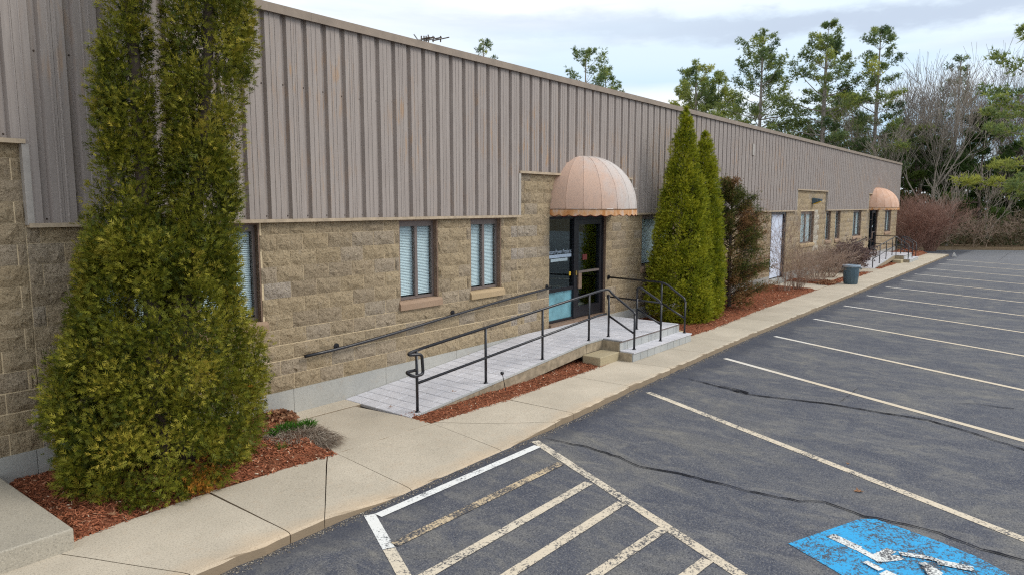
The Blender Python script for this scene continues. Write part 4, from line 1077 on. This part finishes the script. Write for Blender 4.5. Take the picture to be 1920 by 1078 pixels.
# ------------------------------------------------------------------ foliage generators
def tri_template(kind):
    T = []
    def lobe(bx, by, ang, l, w_):
        dx, dy = math.sin(ang), math.cos(ang); px, py = dy, -dx
        T.append([(bx - px * w_, by - py * w_, 0), (bx + px * w_, by + py * w_, 0), (bx + dx * l, by + dy * l, .10 * l)])
    if kind == 'spray':
        for by, l in ((.10, .60), (.45, .5)):
            for s_ in (-1, 1): lobe(0, by, s_ * rad(40), l, .07)
        lobe(0, .0, 0, 1.0, .07)
    return np.array(T)            # (t,3,3)
SPR = tri_template('spray')
def orient(D, rng):
    D = D / (np.linalg.norm(D, axis=1, keepdims=True) + 1e-9); R_ = rng.normal(size=D.shape); S_ = np.cross(D, R_); S_ /= (np.linalg.norm(S_, axis=1, keepdims=True) + 1e-9); return S_, D, np.cross(S_, D)
def spray_mesh(name, P, D, size, tint, mat, rng, tmpl=SPR):
    s_, d, n = orient(D, rng); t = tmpl.reshape(-1, 3); N = len(P)
    V = P[:, None, :] + size[:, None, None] * (t[None, :, 0:1] * s_[:, None, :] + t[None, :, 1:2] * d[:, None, :] + t[None, :, 2:3] * n[:, None, :])
    k = len(t); T = np.arange(N * k).reshape(-1, 3); return npmesh(name, V.reshape(-1, 3), T, mat, np.repeat(tint, k))
def lobes_sample(lobes, n, rng):
    """random points on a set of stacked-circle bodies; returns base point, outward dir, radius, height fraction"""
    W = []; 
    for L in lobes:
        A = np.array(L); W.append(np.trapezoid(A[:, 3], A[:, 0]) if hasattr(np, 'trapezoid') else np.trapz(A[:, 3], A[:, 0]))
    W = np.array(W) / sum(W); out = []
    idx = rng.choice(len(lobes), n, p=W)
    C = np.zeros((n, 3)); Rr = np.zeros(n)
    for i, L in enumerate(lobes):
        A = np.array(L); m_ = idx == i; k = m_.sum()
        zs = np.linspace(A[0, 0], A[-1, 0], 200); r_ = np.interp(zs, A[:, 0], A[:, 3]) + .03; cdf = np.cumsum(r_); cdf /= cdf[-1]
        z = np.interp(rng.rand(k), cdf, zs); C[m_] = np.c_[np.interp(z, A[:, 0], A[:, 1]), np.interp(z, A[:, 0], A[:, 2]), z]; Rr[m_] = np.interp(z, A[:, 0], A[:, 3])
    a = rng.rand(n) * 2 * math.pi; O = np.c_[np.cos(a), np.sin(a), np.zeros(n)]
    return C, O, Rr, idx
def conifer_crown(name, lobes, nclump, per, size, mat, seed, parent, wall=-.10, spread=.07, up=.75, brown=None, gapf=.0, depthy=1.0, tmean=.45, shrink=.04, split=None):
    rng = np.random.RandomState(seed); C, O, R_, _ = lobes_sample(lobes, nclump, rng); R_ = np.maximum(R_ - shrink, .015)
    base = C + O * R_[:, None]; nz_ = vnoise(base, 2.3, seed); n2 = vnoise(base, 6.5, seed + 1)
    f = .80 + .22 * nz_ + .16 * (n2 - .5)
    if gapf: keep = (vnoise(base, 3.1, seed + 7) > np.where(base[:, 2] > 2.4, gapf * 1.4, gapf)) | (rng.rand(nclump) < .12); C, O, R_, f, n2 = C[keep], O[keep], R_[keep], f[keep], n2[keep]
    f = f + rng.uniform(-.13, .05, len(C)); inner = rng.rand(len(C)) < .16; f = np.where(inner, f * rng.uniform(.4, .8, len(C)), f)
    Q = C + O * (R_ * f)[:, None] * np.array((1, depthy, 1)); ct = rng.normal(0, .14, len(C)) + (n2 - .5) * .30
    N = len(C); P = np.repeat(Q, per, 0); OD = np.repeat(O, per, 0); sg = np.minimum(spread * np.repeat(rng.uniform(.7, 1.25, N), per), np.repeat(R_, per) * .5 + .02)
    dirn = rng.normal(size=(N * per, 3)); dirn /= np.linalg.norm(dirn, axis=1, keepdims=True); rr_ = rng.rand(N * per) ** .45
    off = dirn * (rr_ * sg)[:, None] * np.array((1, 1, 1.35)); P = P + off
    D = OD * .45 + dirn * .9 + np.array((0, 0, up * .6)) + rng.normal(size=P.shape) * .30
    P[:, 1] = np.minimum(P[:, 1], wall - .03 * rng.rand(len(P)))
    P[:, 2] = np.maximum(P[:, 2], .03 + .05 * rng.rand(len(P)))
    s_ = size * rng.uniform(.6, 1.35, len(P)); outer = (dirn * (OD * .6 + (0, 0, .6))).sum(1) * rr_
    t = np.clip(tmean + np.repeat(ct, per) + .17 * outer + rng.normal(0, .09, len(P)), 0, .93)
    if brown is not None:
        for (bx, by, bz, br) in brown:
            dd = np.linalg.norm(P - np.array((bx, by, bz)), axis=1); t = np.where((dd < br * rng.uniform(.5, 1, len(P))) & (rng.rand(len(P)) < .8), 1.0, t)
    if split is not None:      # the cleft between two leaders
        zs_, mx, my, hw = split; n = np.array(T0) - CAM[:2]; n /= np.linalg.norm(n); rt = np.array((n[1], -n[0]))
        mid = np.c_[np.interp(P[:, 2], zs_, mx), np.interp(P[:, 2], zs_, my)]; off_ = (P[:, :2] - mid) @ rt
        wd_ = np.interp(P[:, 2], zs_, hw) * (-.6 + 2.9 * vnoise(np.c_[P[:, 2] * 0, P[:, 2] * 0, P[:, 2]], 3.1, 3)); ok = (np.abs(off_) > wd_) | (rng.rand(len(P)) < .16)
        P, D, s_, t = P[ok], D[ok], s_[ok], t[ok]
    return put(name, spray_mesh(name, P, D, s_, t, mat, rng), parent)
def stems(parent, pts_list, mat, name='trunk'):
    b = MB()
    for pts, r in pts_list: b.tube(pts, r, 8)
    return b.build(name, mat, parent, True)

# big arborvitae at the left
T0 = (3.12, -.93)
A = outline(T0, [(-420, 300, 312), (-250, 262, 320), (-100, 232, 318), (0, 204, 282), (100, 190, 286), (250, 176, 294), (400, 158, 306), (540, 138, 345)])
A[-1] = (A[-1][0], A[-1][1], A[-1][2], .03)
B = outline(T0, [(-700, 376, 384), (-450, 345, 425), (-200, 305, 455), (0, 304, 472), (90, 304, 474), (180, 308, 464), (250, 312, 452), (400, 312, 440), (540, 300, 436)])
Cc = outline(T0, [(440, 165, 432), (500, 150, 434), (540, 140, 440), (600, 112, 460), (650, 92, 488), (700, 84, 494), (780, 80, 498), (840, 88, 486), (885, 112, 468), (920, 165, 435), (950, 200, 400)])
tv = thing('arborvitae', (T0[0], T0[1], 0), 'huge dark green arborvitae with two leaders growing at the left against the siding', 'tree')
bx = gr(410, 905, 0)
_m = outline(T0, [(-700, 310, 310), (0, 288, 288), (250, 297, 297), (430, 312, 312), (520, 318, 318)])
SPL = ([q[0] for q in _m], [q[1] for q in _m], [q[2] for q in _m], [0, .006, .018, .026, .03])
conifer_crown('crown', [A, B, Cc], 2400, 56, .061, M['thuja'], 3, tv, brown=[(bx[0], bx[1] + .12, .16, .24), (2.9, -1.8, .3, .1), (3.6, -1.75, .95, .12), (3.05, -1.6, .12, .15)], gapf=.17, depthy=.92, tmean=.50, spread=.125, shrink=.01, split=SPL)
zb_ = .0
stems(tv, [([(3.0, -.9, -.05), (3.02, -.9, 1.2), (A[len(A) // 2][1], A[len(A) // 2][2], A[len(A) // 2][0]), (A[-1][1], A[-1][2], A[-1][0])], [.10, .085, .05, .01]),
           ([(3.25, -.9, -.05), (3.3, -.9, 1.2), (B[len(B) // 2][1], B[len(B) // 2][2], B[len(B) // 2][0]), (B[-1][1], B[-1][2], B[-1][0])], [.11, .09, .05, .01])], M['darkbark'])
# pair right of the porch
T1 = (15.2, -1.05)
A = outline(T1, [(204, 1283, 1287), (230, 1274, 1296), (280, 1262, 1302), (350, 1245, 1318), (420, 1230, 1330), (480, 1220, 1335), (540, 1214, 1338), (570, 1217, 1338), (595, 1235, 1330), (608, 1262, 1318)])
t = thing('arborvitae', (T1[0], T1[1], 0), 'taller bright green pointed arborvitae right of the porch steps', 'tree', 'pair of bright arborvitae beside the porch')
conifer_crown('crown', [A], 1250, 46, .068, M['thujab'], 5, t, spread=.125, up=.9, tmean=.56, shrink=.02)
stems(t, [([(15.2, -1.05, -.05), (15.2, -1.05, 2), (15.2, -1.05, 4.2)], [.09, .06, .01])], M['darkbark'])
T2 = (15.85, -1.2)
A = outline(T2, [(248, 1319, 1325), (270, 1312, 1332), (310, 1296, 1341), (370, 1286, 1350), (440, 1280, 1354), (500, 1276, 1358), (545, 1276, 1359), (570, 1285, 1354), (592, 1318, 1345)])
t = thing('arborvitae', (T2[0], T2[1], 0), 'shorter bright green arborvitae pressed against the right side of the taller one', 'tree', 'pair of bright arborvitae beside the porch')
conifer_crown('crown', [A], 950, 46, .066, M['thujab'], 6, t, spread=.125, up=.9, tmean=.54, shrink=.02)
stems(t, [([(15.85, -1.2, -.05), (15.85, -1.2, 3.7)], [.08, .01])], M['darkbark'])
# browned juniper: loose layers on visible limbs
T3 = (18.0, -.95)
t = thing('juniper', (T3[0], T3[1], 0), 'browning loose evergreen shrub tree behind the bright arborvitae pair', 'tree')
rng = np.random.RandomState(8); Lb = []; tb = MB(); tb.tube([(18, -.95, -.05), (17.95, -.93, 1.4), (18.05, -.9, 3.3)], [.06, .045, .012], 7)
JP = []; JD = []; JT = []
for i in range(185):
    z0 = .12 + 3.2 * rng.rand() ** 1.35; a = rng.rand() * 6.28; R0 = np.interp(z0, [0, .6, 1.6, 2.4, 3.3], [1.1, 1.2, .95, .75, .3]) * rng.uniform(.55, 1.1)
    d = np.array((math.cos(a), math.sin(a), rng.uniform(.15, .7))); p0 = np.array((18, -.93, z0)); p1 = p0 + d * R0
    p1[1] = min(p1[1], -.12); tb.tube([tuple(p0), tuple((p0 + p1) / 2 + (0, 0, .03)), tuple(p1)], [.015, .01, .004], 4, False)
    cb = rng.rand()
    for k in range(26):
        u = rng.uniform(.25, 1.05); c = p0 + (p1 - p0) * u + rng.normal(size=3) * .035
        for q in range(11):
            JP.append(c + rng.normal(size=3) * .05); JD.append(d + rng.normal(size=3) * .6 + (0, 0, .2)); JT.append(np.clip(cb * .9 + rng.normal(0, .13) - .05 * (z0 < 1), 0, 1))
JP = np.array(JP); JP[:, 1] = np.minimum(JP[:, 1], -.11); JP[:, 2] = np.maximum(JP[:, 2], .04)
put('crown', spray_mesh('crown', JP, np.array(JD), .055 * rng.uniform(.6, 1.3, len(JP)), np.array(JT), M['juniper'], rng), t)
tb.build('trunk', M['darkbark'], t)

# ---------------- bare branching
def grow(b, p, d, L, r, lvl, rng, seg=3, wob=.18, fork=(2, 3), shrink=.72, up=.12, minr=.004, sides=(6, 4, 3, 3, 3, 3), rr=.62, side=.6, Lr=(.6, 1.0)):
    pts = [p]; rs = [r]; cur = p.copy(); dd = d.copy()
    for i in range(seg):
        dd = dd + rng.normal(size=3) * wob + np.array((0, 0, up)); dd /= np.linalg.norm(dd); cur = cur + dd * L / seg; pts.append(cur); rs.append(max(r * (1 - .45 * (i + 1) / seg), minr))
    b.tube([tuple(q) for q in pts], rs, sides[0], False)
    if lvl > 0:
        ch = []
        for k in range(rng.randint(fork[0], fork[1] + 1)): ch.append((pts[-1], rs[-1], dd))
        if rng.rand() < side: ch.append((pts[seg // 2 + 1] if seg > 1 else pts[-1], rs[seg // 2 + 1] if seg > 1 else rs[-1], dd))
        if rng.rand() < side: ch.append((pts[max(1, seg // 2)], rs[max(1, seg // 2)], dd))
        for (q, r_, e_) in ch:
            nd = e_ + rng.normal(size=3) * .42 * np.array((1, 1, .7)); nd /= np.linalg.norm(nd)
            grow(b, q, nd, L * rng.uniform(*Lr) * shrink / .8, max(r_ * rr, minr), lvl - 1, rng, max(2, seg - 1), wob, fork, shrink, up, minr, sides[1:] if len(sides) > 1 else sides, rr, side, Lr)
def bare_tree_mesh(seed, H, r, lvl=5, lean=0, mat='bark', forkz=.34):
    rng = np.random.RandomState(seed); b = MB(); d = np.array((lean, rng.uniform(-.05, .05), 1.0)); d /= np.linalg.norm(d)
    grow(b, np.array((0, 0, -.1)), d, H * forkz, r, lvl, rng, 4, .07, (2, 3), .70, .18, .011, (8, 6, 5, 4, 3, 3), .62, .6, (.7, 1.05))
    return b
def set_height(b, H):
    z = max(v[2] for v in b.v); k = H / z; b.v = [(x * k, y * k, zz * k) for x, y, zz in b.v]; return b
def bare_tree(px, dist, H, seed, label, r=.16, mat='bark', lean=0, lvl=5, forkz=.28, wide=1.0, grp='bare deciduous trees in the wood'):
    x, y = far(px, dist); t = thing('bare_tree', (x, y, -.1), label, 'tree', grp); b = set_height(bare_tree_mesh(seed, H, r, lvl, lean, mat, forkz), H)
    b.v = [(X_ * wide, Y_ * wide, Z_) for X_, Y_, Z_ in b.v]
    o = b.build('branches', M[mat], t); o.location = t.location; return t
def twig_bush(name, loc, n, H, R_, seed, mat, label, cat='shrub', lvl=3, grp=None, r=.008, ry=1.0, leaf=None):
    rng = np.random.RandomState(seed); t = thing(name, loc, label, cat, grp); b = MB(); tips = []
    for i in range(n):
        a = rng.rand() * 6.28; q = rng.rand() ** .6; d = np.array((math.cos(a) * R_ / H * q, math.sin(a) * R_ / H * q * ry, 1.0)); d /= np.linalg.norm(d)
        p = np.array((math.cos(a) * R_ * .22 * q, math.sin(a) * R_ * .22 * q * ry, -.03))
        grow(b, p, d, H * rng.uniform(.35, .6), r * rng.uniform(.7, 1.3), lvl, rng, 3, .13, (1, 3), .62, .05, r * .3, (4, 3, 3, 3), .7, .7, (.6, 1.0))
    V = np.array(b.v); top = np.percentile(V[:, 2], 99.5); V[:, 2] *= H / top
    V[:, 1] = np.minimum(V[:, 1] + loc[1], -.10) - loc[1] if loc[0] < 46 else V[:, 1]; b.v = [tuple(v) for v in V]
    o = b.build('branches', mat, t); o.location = t.location
    if leaf is not None:
        idx = rng.randint(0, len(V), leaf[0]); P = V[idx] + rng.normal(size=(leaf[0], 3)) * .03; P = P[P[:, 2] > H * .12]
        D = rng.normal(size=P.shape); o = put('leaves', spray_mesh('leaves', P, D, leaf[1] * rng.uniform(.6, 1.3, len(P)), rng.rand(len(P)), leaf[2], rng, LEAFT), t); o.location = t.location
    return t
LEAFT = np.array([[(-.35, 0, 0), (.35, 0, 0), (0, 1, .2)], [(-.35, 0, 0), (0, 1, .2), (-.5, .6, .3)]])
twig_bush('bare_bush', (22.6, -.95, .03), 16, 2.9, .8, 3, M['twig'], 'tall thin leafless twigs in front of the pale white door', grp='leafless shrubs along the front bed', lvl=3)
twig_bush('bare_bush', (23.4, -1.15, .03), 26, 1.3, .6, 4, M['twig'], 'low reddish brown twiggy bush at the edge of the concrete path', grp='leafless shrubs along the front bed', lvl=3)
twig_bush('bare_bush', (26.0, -.95, .03), 46, 1.45, 1.0, 5, M['twig'], 'dense leafless bush below the curtained window', grp='leafless shrubs along the front bed', lvl=3)
twig_bush('bare_bush', (28.2, -.9, .03), 46, 1.35, 1.05, 6, M['twig'], 'spreading leafless bush left of the trash can', grp='leafless shrubs along the front bed', lvl=3)
twig_bush('purple_shrub', (31.0, -.85, .03), 60, 1.1, 1.05, 7, M['twig'], 'low round purplish shrub behind the trash can', lvl=3, leaf=(9000, .06, M['purple']))
twig_bush('purple_shrub', (33.2, -.55, .03), 40, 1.2, .8, 17, M['twig'], 'low round purplish shrub beside the far ramp', lvl=3, leaf=(6000, .06, M['purple']))
# leaf drift and dead grass clump
def blades(name, cx_, cy_, rx, ry, n, L, wd, droop, mat, seed, parent=None, z0=.03, mound=.0, label=None, dirx=None):
    rng = np.random.RandomState(seed); a = rng.rand(n) * 6.28; q = np.sqrt(rng.rand(n)); P = np.c_[cx_ + np.cos(a) * q * rx, cy_ + np.sin(a) * q * ry, z0 + mound * (1 - q ** 2)]
    D = np.c_[np.cos(a) * q, np.sin(a) * q, np.ones(n) * (1.2 - droop)] + rng.normal(size=(n, 3)) * .35
    if dirx is not None: D = D * .6 + np.array(dirx)
    D /= np.linalg.norm(D, axis=1, keepdims=True); l = L * rng.uniform(.5, 1.3, n); S_ = np.cross(D, rng.normal(size=(n, 3))); S_ /= np.linalg.norm(S_, axis=1, keepdims=True)
    m1 = P + D * (l * .5)[:, None] + np.array((0, 0, 1)) * (l * .12)[:, None]; D2 = D + np.array((0, 0, -1)) * droop; D2 /= np.linalg.norm(D2, axis=1, keepdims=True); e_ = m1 + D2 * (l * .55)[:, None]
    e_[:, 2] = np.maximum(e_[:, 2], .012); W = S_ * wd
    V = np.stack([P - W, P + W, m1 + W, m1 - W, e_], 1).reshape(-1, 3); k = np.arange(n) * 5
    T = np.r_[np.c_[k, k + 1, k + 2], np.c_[k, k + 2, k + 3], np.c_[k + 3, k + 2, k + 4]]
    return put(name, npmesh(name, V, T, mat, np.repeat(rng.rand(n), 5)), parent)
dg_ = thing('dead_grass_clump', (4.55, -.95, 0), 'clump of matted dead grass with green shoots at the corner of the mulch', 'grass clump')
blades('dead_blades', 4.52, -.98, .34, .40, 1800, .13, .0026, 1.1, M['straw'], 1, dg_, .05, .05)
blades('dead_blades', 4.60, -1.22, .22, .25, 1300, .20, .0026, 1.0, M['straw'], 5, dg_, .03, .05, dirx=(.45, -.65, -.3))
blades('green_blades', 4.48, -.86, .18, .08, 300, .075, .004, .4, M['grass'], 2, dg_, .10, .05)
blades('green_blades', 4.72, -.92, .11, .06, 220, .075, .004, .4, M['grass'], 3, dg_, .09, .05)
wdp = thing('weed_sprig', (4.15, -1.3, .05), 'tiny green weed sprig growing in the mulch below the grass clump', 'weed')
blades('blades', 4.15, -1.28, .025, .025, 30, .09, .004, .2, M['grass'], 9, wdp, .05)
def leafdrift(x, y, rx, ry, n, seed):
    rng = np.random.RandomState(seed); a = rng.rand(n) * 6.28; q = np.sqrt(rng.rand(n)); P = np.c_[x + np.cos(a) * q * rx, y + np.sin(a) * q * ry, .06 + .07 * (1 - q) + rng.rand(n) * .02]; P[:, 1] = np.minimum(P[:, 1], -.03)
    D = rng.normal(size=P.shape) * np.array((1, 1, .35)); tag(put('leaf_drift', spray_mesh('leaf_drift', P, D, .05 * rng.uniform(.6, 1.4, n), rng.rand(n), M['deadleaf'], rng, LEAFT)), kind='stuff')
leafdrift(4.72, -.2, .3, .3, 420, 1); leafdrift(25.75, -1.45, .55, .3, 500, 2); leafdrift(13.6, -.5, .5, .4, 300, 3)

# ---------------- woods
def needle_template(n=9, seed=1):
    rng = np.random.RandomState(seed); T = []
    for i in range(n):
        d = rng.normal(size=3); d[1] = abs(d[1]) + .5; d /= np.linalg.norm(d); s_ = np.cross(d, rng.normal(size=3)); s_ /= np.linalg.norm(s_); b = rng.normal(size=3) * .06
        T.append([b - s_ * .095, b + s_ * .095, b + d * rng.uniform(.7, 1.1)])
    return np.array(T)
NT = needle_template(7)
def pine_parts(seed, H, R_, zlow=.25, dens=1.0, two=False, tone=0.0, mat='pine', flat_=0.0, tuft=.34):
    rng = np.random.RandomState(seed); b = MB(); P = []; D = []; TT = []
    lead = [(0.0, 0.0, 1.0)] if not two else [(0, 0, 1.0), (R_ * .28, R_ * .1, .93)]
    for (lx, ly, hh) in lead:
        Ht = H * hh; tr = [(0, 0, -.1), (lx * .6, ly * .6, Ht * .35), (lx, ly, Ht * .7), (lx, ly, Ht)]; b.tube(tr, [H * .013, H * .010, H * .006, .02], 7)
        z = Ht * zlow
        while z < Ht * .985:
            f = (z / Ht - zlow) / (1 - zlow); prof = max(.05, (1 - f) ** .7) * (.6 + .75 * min(1, f * 3 + .15)) ; nb = rng.randint(4, 7)
            a0 = rng.rand() * 6.28
            for k in range(nb):
                a = a0 + k * 6.28 / nb + rng.normal(0, .25); L = R_ * prof * rng.uniform(.35, 1.25) + .25; rise = np.interp(f, [0, .5, 1], [.05, .30, 1.0]) - flat_
                if lead.index((lx, ly, hh)) == 1 and math.cos(a) < -.3: continue
                p0 = np.array((np.interp(z, [0, Ht * .35, Ht * .7], [0, lx * .6, lx]), np.interp(z, [0, Ht * .35, Ht * .7], [0, ly * .6, ly]), z)); d = np.array((math.cos(a), math.sin(a), rise)); n_ = 4; pts = [p0]; c = p0.copy()
                for j in range(n_): d = d + rng.normal(size=3) * .10 + np.array((0, 0, .06)); c = c + d / np.linalg.norm(d) * L / n_; pts.append(c.copy())
                b.tube([tuple(q) for q in pts], [max(.012, L * .012) * (1 - .2 * j) for j in range(n_ + 1)], 4, False)
                pts = np.array(pts); nt_ = int((12 + L * 20) * dens); tone_b = rng.normal(0, .18)
                for q in range(nt_):
                    u = rng.uniform(.35, 1.0) ** .6; i_ = min(n_ - 1, int(u * n_)); w_ = u * n_ - i_; c0 = pts[i_] * (1 - w_) + pts[i_ + 1] * w_
                    sp_ = L * .12 * (1.2 - u) + .08; off = rng.normal(size=3) * np.array((sp_, sp_, .06 + .02 * L)); off[2] += abs(rng.normal()) * .08
                    P.append(c0 + off); D.append(np.array((math.cos(a), math.sin(a), 1.0)) * .9 + off / (sp_ + .1) * .5); TT.append(np.clip(.42 + tone + tone_b + rng.normal(0, .13), 0, 1))
            z += rng.uniform(.5, .9) * (1 + H * .02)
    P = np.array(P); D = np.array(D); s_ = tuft * rng.uniform(.6, 1.3, len(P))
    return b, spray_mesh('crown', P, D + rng.normal(size=D.shape) * .3, s_, np.array(TT), M[mat], rng, NT)
def pine(px, dist, ytop, R_, seed, label, zlow=.25, dens=1.0, two=False, tone=0, mat='pine', name='pine_tree', grp='conifers in the wood', H=None, flat_=0, tuft=.23, hx=None):
    x, y = far(px, dist)
    if H is None: H = CAM[2] + .1 + (386 - ytop) / 1299 * dist
    t = thing(name, (x, y, -.1), label, 'tree', grp); b, me = pine_parts(seed, H, R_, zlow, dens, two, tone, mat, flat_, tuft)
    o = b.build('trunk', M['bark'] if mat == 'pine' else M['darkbark'], t); o.location = t.location; o = put('crown', me, t); o.location = t.location; return t

pine(1095, 62, 104, 3.74, 21, 'pine top showing alone above the middle of the roofline', .45, 1.35)
pine(1132, 64, 140, 2.59, 22, 'small pine top just right of the lone one above the roofline', .5, 1.2)
pine(908, 70, 88, 2.3, 23, 'tiny tree top barely showing above the roofline', .6, 1.05)
pine(1298, 64, 132, 4.31, 24, 'bushy yellow green pine left of the tall pines', .25, 1.95, True, .10)
pine(1340, 66, 150, 3.74, 25, 'lower pine behind the left bushy one', .25, 1.65, False, .06)
pine(1418, 60, 66, 4.16, 26, 'tall open pine with two leaders and a clear lower trunk', .30, 1.65, True, .0)
pine(1536, 58, 60, 3.74, 27, 'tall pine with a bare dark trunk behind the roof', .36, 1.65, True, -.02)
pine(1632, 57, 62, 3.74, 28, 'tall pine with thin pointed crown right of the bare trunked one', .22, 1.5, False, -.05)
pine(1560, 64, 190, 5.17, 29, 'low spreading pine behind the tall trunks', .3, 1.5, False, -.1)
pine(1590, 66, 235, 3.6, 35, 'dark low pine filling in behind the roof end', .2, 1.1, False, -.12)
pine(1782, 60, 112, 2.5, 30, 'slender dark conifer rising through the bare trees', .25, .7, False, -.25)
# dark evergreens at the wood edge
for i, (px, d_, yt, R_, lb) in enumerate([(1712, 58, 250, 3.0, 'dark evergreen just beyond the corner of the building'), (1835, 56, 215, 3.2, 'broad dark evergreen in the middle of the wood edge'), (1680, 66, 235, 3.2, 'dark evergreen behind the far end of the roof'),
                                       (1885, 62, 285, 3.2, 'dark evergreen behind the right hand boughs'), (1765, 66, 270, 3.4, 'dark evergreen behind the forked pale tree'), (1950, 60, 250, 3.2, 'dark evergreen cut by the right edge of the photo')]):
    pine(px, d_, yt, R_, 40 + i, lb, .06, 1.5, False, -.02, 'cedar', 'evergreen_tree', 'dark evergreens at the wood edge', tuft=.34)
for i, (px, d_, yt, lb) in enumerate([(1740, 74, 300, 'low dark evergreen deep in the wood behind the corner'), (1800, 76, 290, 'low dark evergreen deep in the wood behind the slender conifer'), (1862, 73, 305, 'low dark evergreen deep in the wood behind the arching bare tree'), (1915, 72, 300, 'low dark evergreen deep in the wood at the right edge')]):
    pine(px, d_, yt, 3.8, 140 + i, lb, .04, 1.1, False, -.05, 'cedar', 'evergreen_tree', 'dark evergreens at the wood edge', tuft=.36)
# near pine at the right edge with long boughs
pine(1990, 44, 0, 5.2, 33, 'nearer pine at the right edge with long yellow green boughs', .22, 1.0, False, .08, flat_=.15, tuft=.34)
bare_tree(1752, 55, 15.6, 51, 'forked pale grey tree behind the red shrub', .20, 'barkpale', .05)
bare_tree(1790, 57, 15.0, 52, 'grey bare tree just right of the forked pale one', .16, 'bark', -.03)
bare_tree(1665, 56, 11.6, 53, 'thin bare tree rising over the far roof end', .11, 'barkpale', .02)
bare_tree(1700, 60, 14.3, 54, 'bare tree behind the corner of the building', .13, 'bark', -.04)
bare_tree(1620, 60, 10.5, 55, 'slim pale bare tree among the pine trunks', .10, 'barkpale', .03)
bare_tree(1560, 60, 9.0, 56, 'small bare tree in the gap beside the pine trunk', .10, 'bark', .0)
bare_tree(1890, 60, 16.5, 57, 'tall dark bare tree near the right edge', .18, 'darkbark', -.02)
bare_tree(1860, 62, 15.4, 58, 'bare tree with arching limbs left of the tall dark one', .14, 'bark', .05)
bare_tree(1720, 63, 14.5, 59, 'bare tree with dense fine twigs behind the forked one', .13, 'bark', .0)
bare_tree(1830, 58, 15.2, 60, 'slender bare tree before the broad dark evergreen', .12, 'barkpale', .04)
bare_tree(1930, 64, 14.5, 61, 'bare tree partly outside the right edge', .14, 'bark', -.05)
bare_tree(1165, 66, 12.6, 62, 'fine bare twigs showing just above the roofline', .10, 'bark', .0, 4)
bare_tree(1500, 62, 9.6, 63, 'low bare tree between the two tall pines', .10, 'bark', .02)
bare_tree(1350, 60, 9.6, 64, 'pale bare stems in front of the bushy pines', .09, 'barkpale', .0)
bare_tree(1780, 49.5, 5.8, 65, 'small leaning pale tree with sprawling limbs above the red shrub', .09, 'barkpale', .25, 4)
bare_tree(1855, 51, 6.1, 66, 'low bare tree with crooked pale limbs at the lot edge', .08, 'barkpale', -.2, 4)
for i, (px, d_, H_, lb) in enumerate([(1775, 70, 14, 'distant bare tree behind the wood, left'), (1805, 72, 13.5, 'distant bare tree behind the wood, middle'), (1870, 74, 14.5, 'distant bare tree behind the wood, right'), (1650, 74, 12.5, 'distant bare tree behind the pines'), (1735, 76, 13.5, 'distant bare tree behind the corner')]):
    bare_tree(px, d_, H_, 70 + i, lb, .12, 'bark', 0, 5)
# red shrub
def red_shrub(px, d_, n, H, R_, seed, label, mat, lvl=3):
    x, y = far(px, d_); twig_bush('red_shrub', (x, y, -.1), n, H, R_, seed, M[mat], label, lvl=lvl, grp='reddish shrubs at the end of the lot', r=.014)
red_shrub(1714, 43.0, 95, 3.6, 1.6, 81, 'large dense reddish brown twiggy shrub beside the far end wall', 'redtwig')
red_shrub(1750, 43.5, 85, 3.3, 1.45, 82, 'right hand half of the reddish twiggy thicket at the lot edge', 'redtwig')
# undergrowth along the wood edge
rng = np.random.RandomState(91); ub = MB(); uP = []; 
for i in range(170):
    px = rng.uniform(1655, 2050); d_ = rng.uniform(47, 62); x, y = far(px, d_)
    if x < 54 and y > -60 and y < 0 and x < 47.5: continue
    if px > 1820: d_ = max(d_, 47 + (px - 1820) * .004); x, y = far(px, d_)
    a = rng.rand() * 6.28; d = np.array((math.cos(a) * .5, math.sin(a) * .5, 1.0)); d /= np.linalg.norm(d)
    n0 = len(ub.v); grow(ub, np.array((x, y, -.15)), d, rng.uniform(.5, 1.3), .014, 3, rng, 3, .2, (1, 3), .66, .05, .008, (3, 3, 3, 3), .75, .8, (.6, 1.0))
tag(ub.build('undergrowth', M['twig']), kind='stuff')
N = 26000; px = rng.uniform(1650, 2200, N); dd = rng.uniform(48.5, 60, N); uv = [far(a, b_) for a, b_ in zip(px, dd)]; uP = np.c_[np.array(uv), rng.rand(N) ** 2 * 2.2]
cl_ = vnoise(np.c_[uP[:, :2], np.zeros(N)], .8, 4); uP = uP[(cl_ > .35)]; uP[:, 2] *= vnoise(np.c_[uP[:, :2], np.zeros(len(uP))], .6, 9) * 1.4
tag(put('brush_leaves', spray_mesh('brush_leaves', uP, rng.normal(size=uP.shape) + (0, 0, .4), .16 * rng.uniform(.5, 1.4, len(uP)), np.clip(vnoise(uP, .7, 3) * .9 + rng.normal(0, .15, len(uP)), 0, 1), leaf_mat('brush_foliage', [(0, (.05, .07, .025)), (.4, (.10, .10, .045)), (.7, (.17, .13, .08)), (1, (.24, .17, .11))]), rng, LEAFT)), kind='stuff')

#print('TRIS', sum(len(m.loop_triangles) if m.loop_triangles else sum(max(1, p.loop_total - 2) for p in m.polygons) for m in set(o.data for o in bpy.data.objects if o.type == 'MESH') if len(m.polygons) < 20000) , [(m.name, len(m.polygons)) for m in bpy.data.meshes if len(m.polygons) >= 20000])
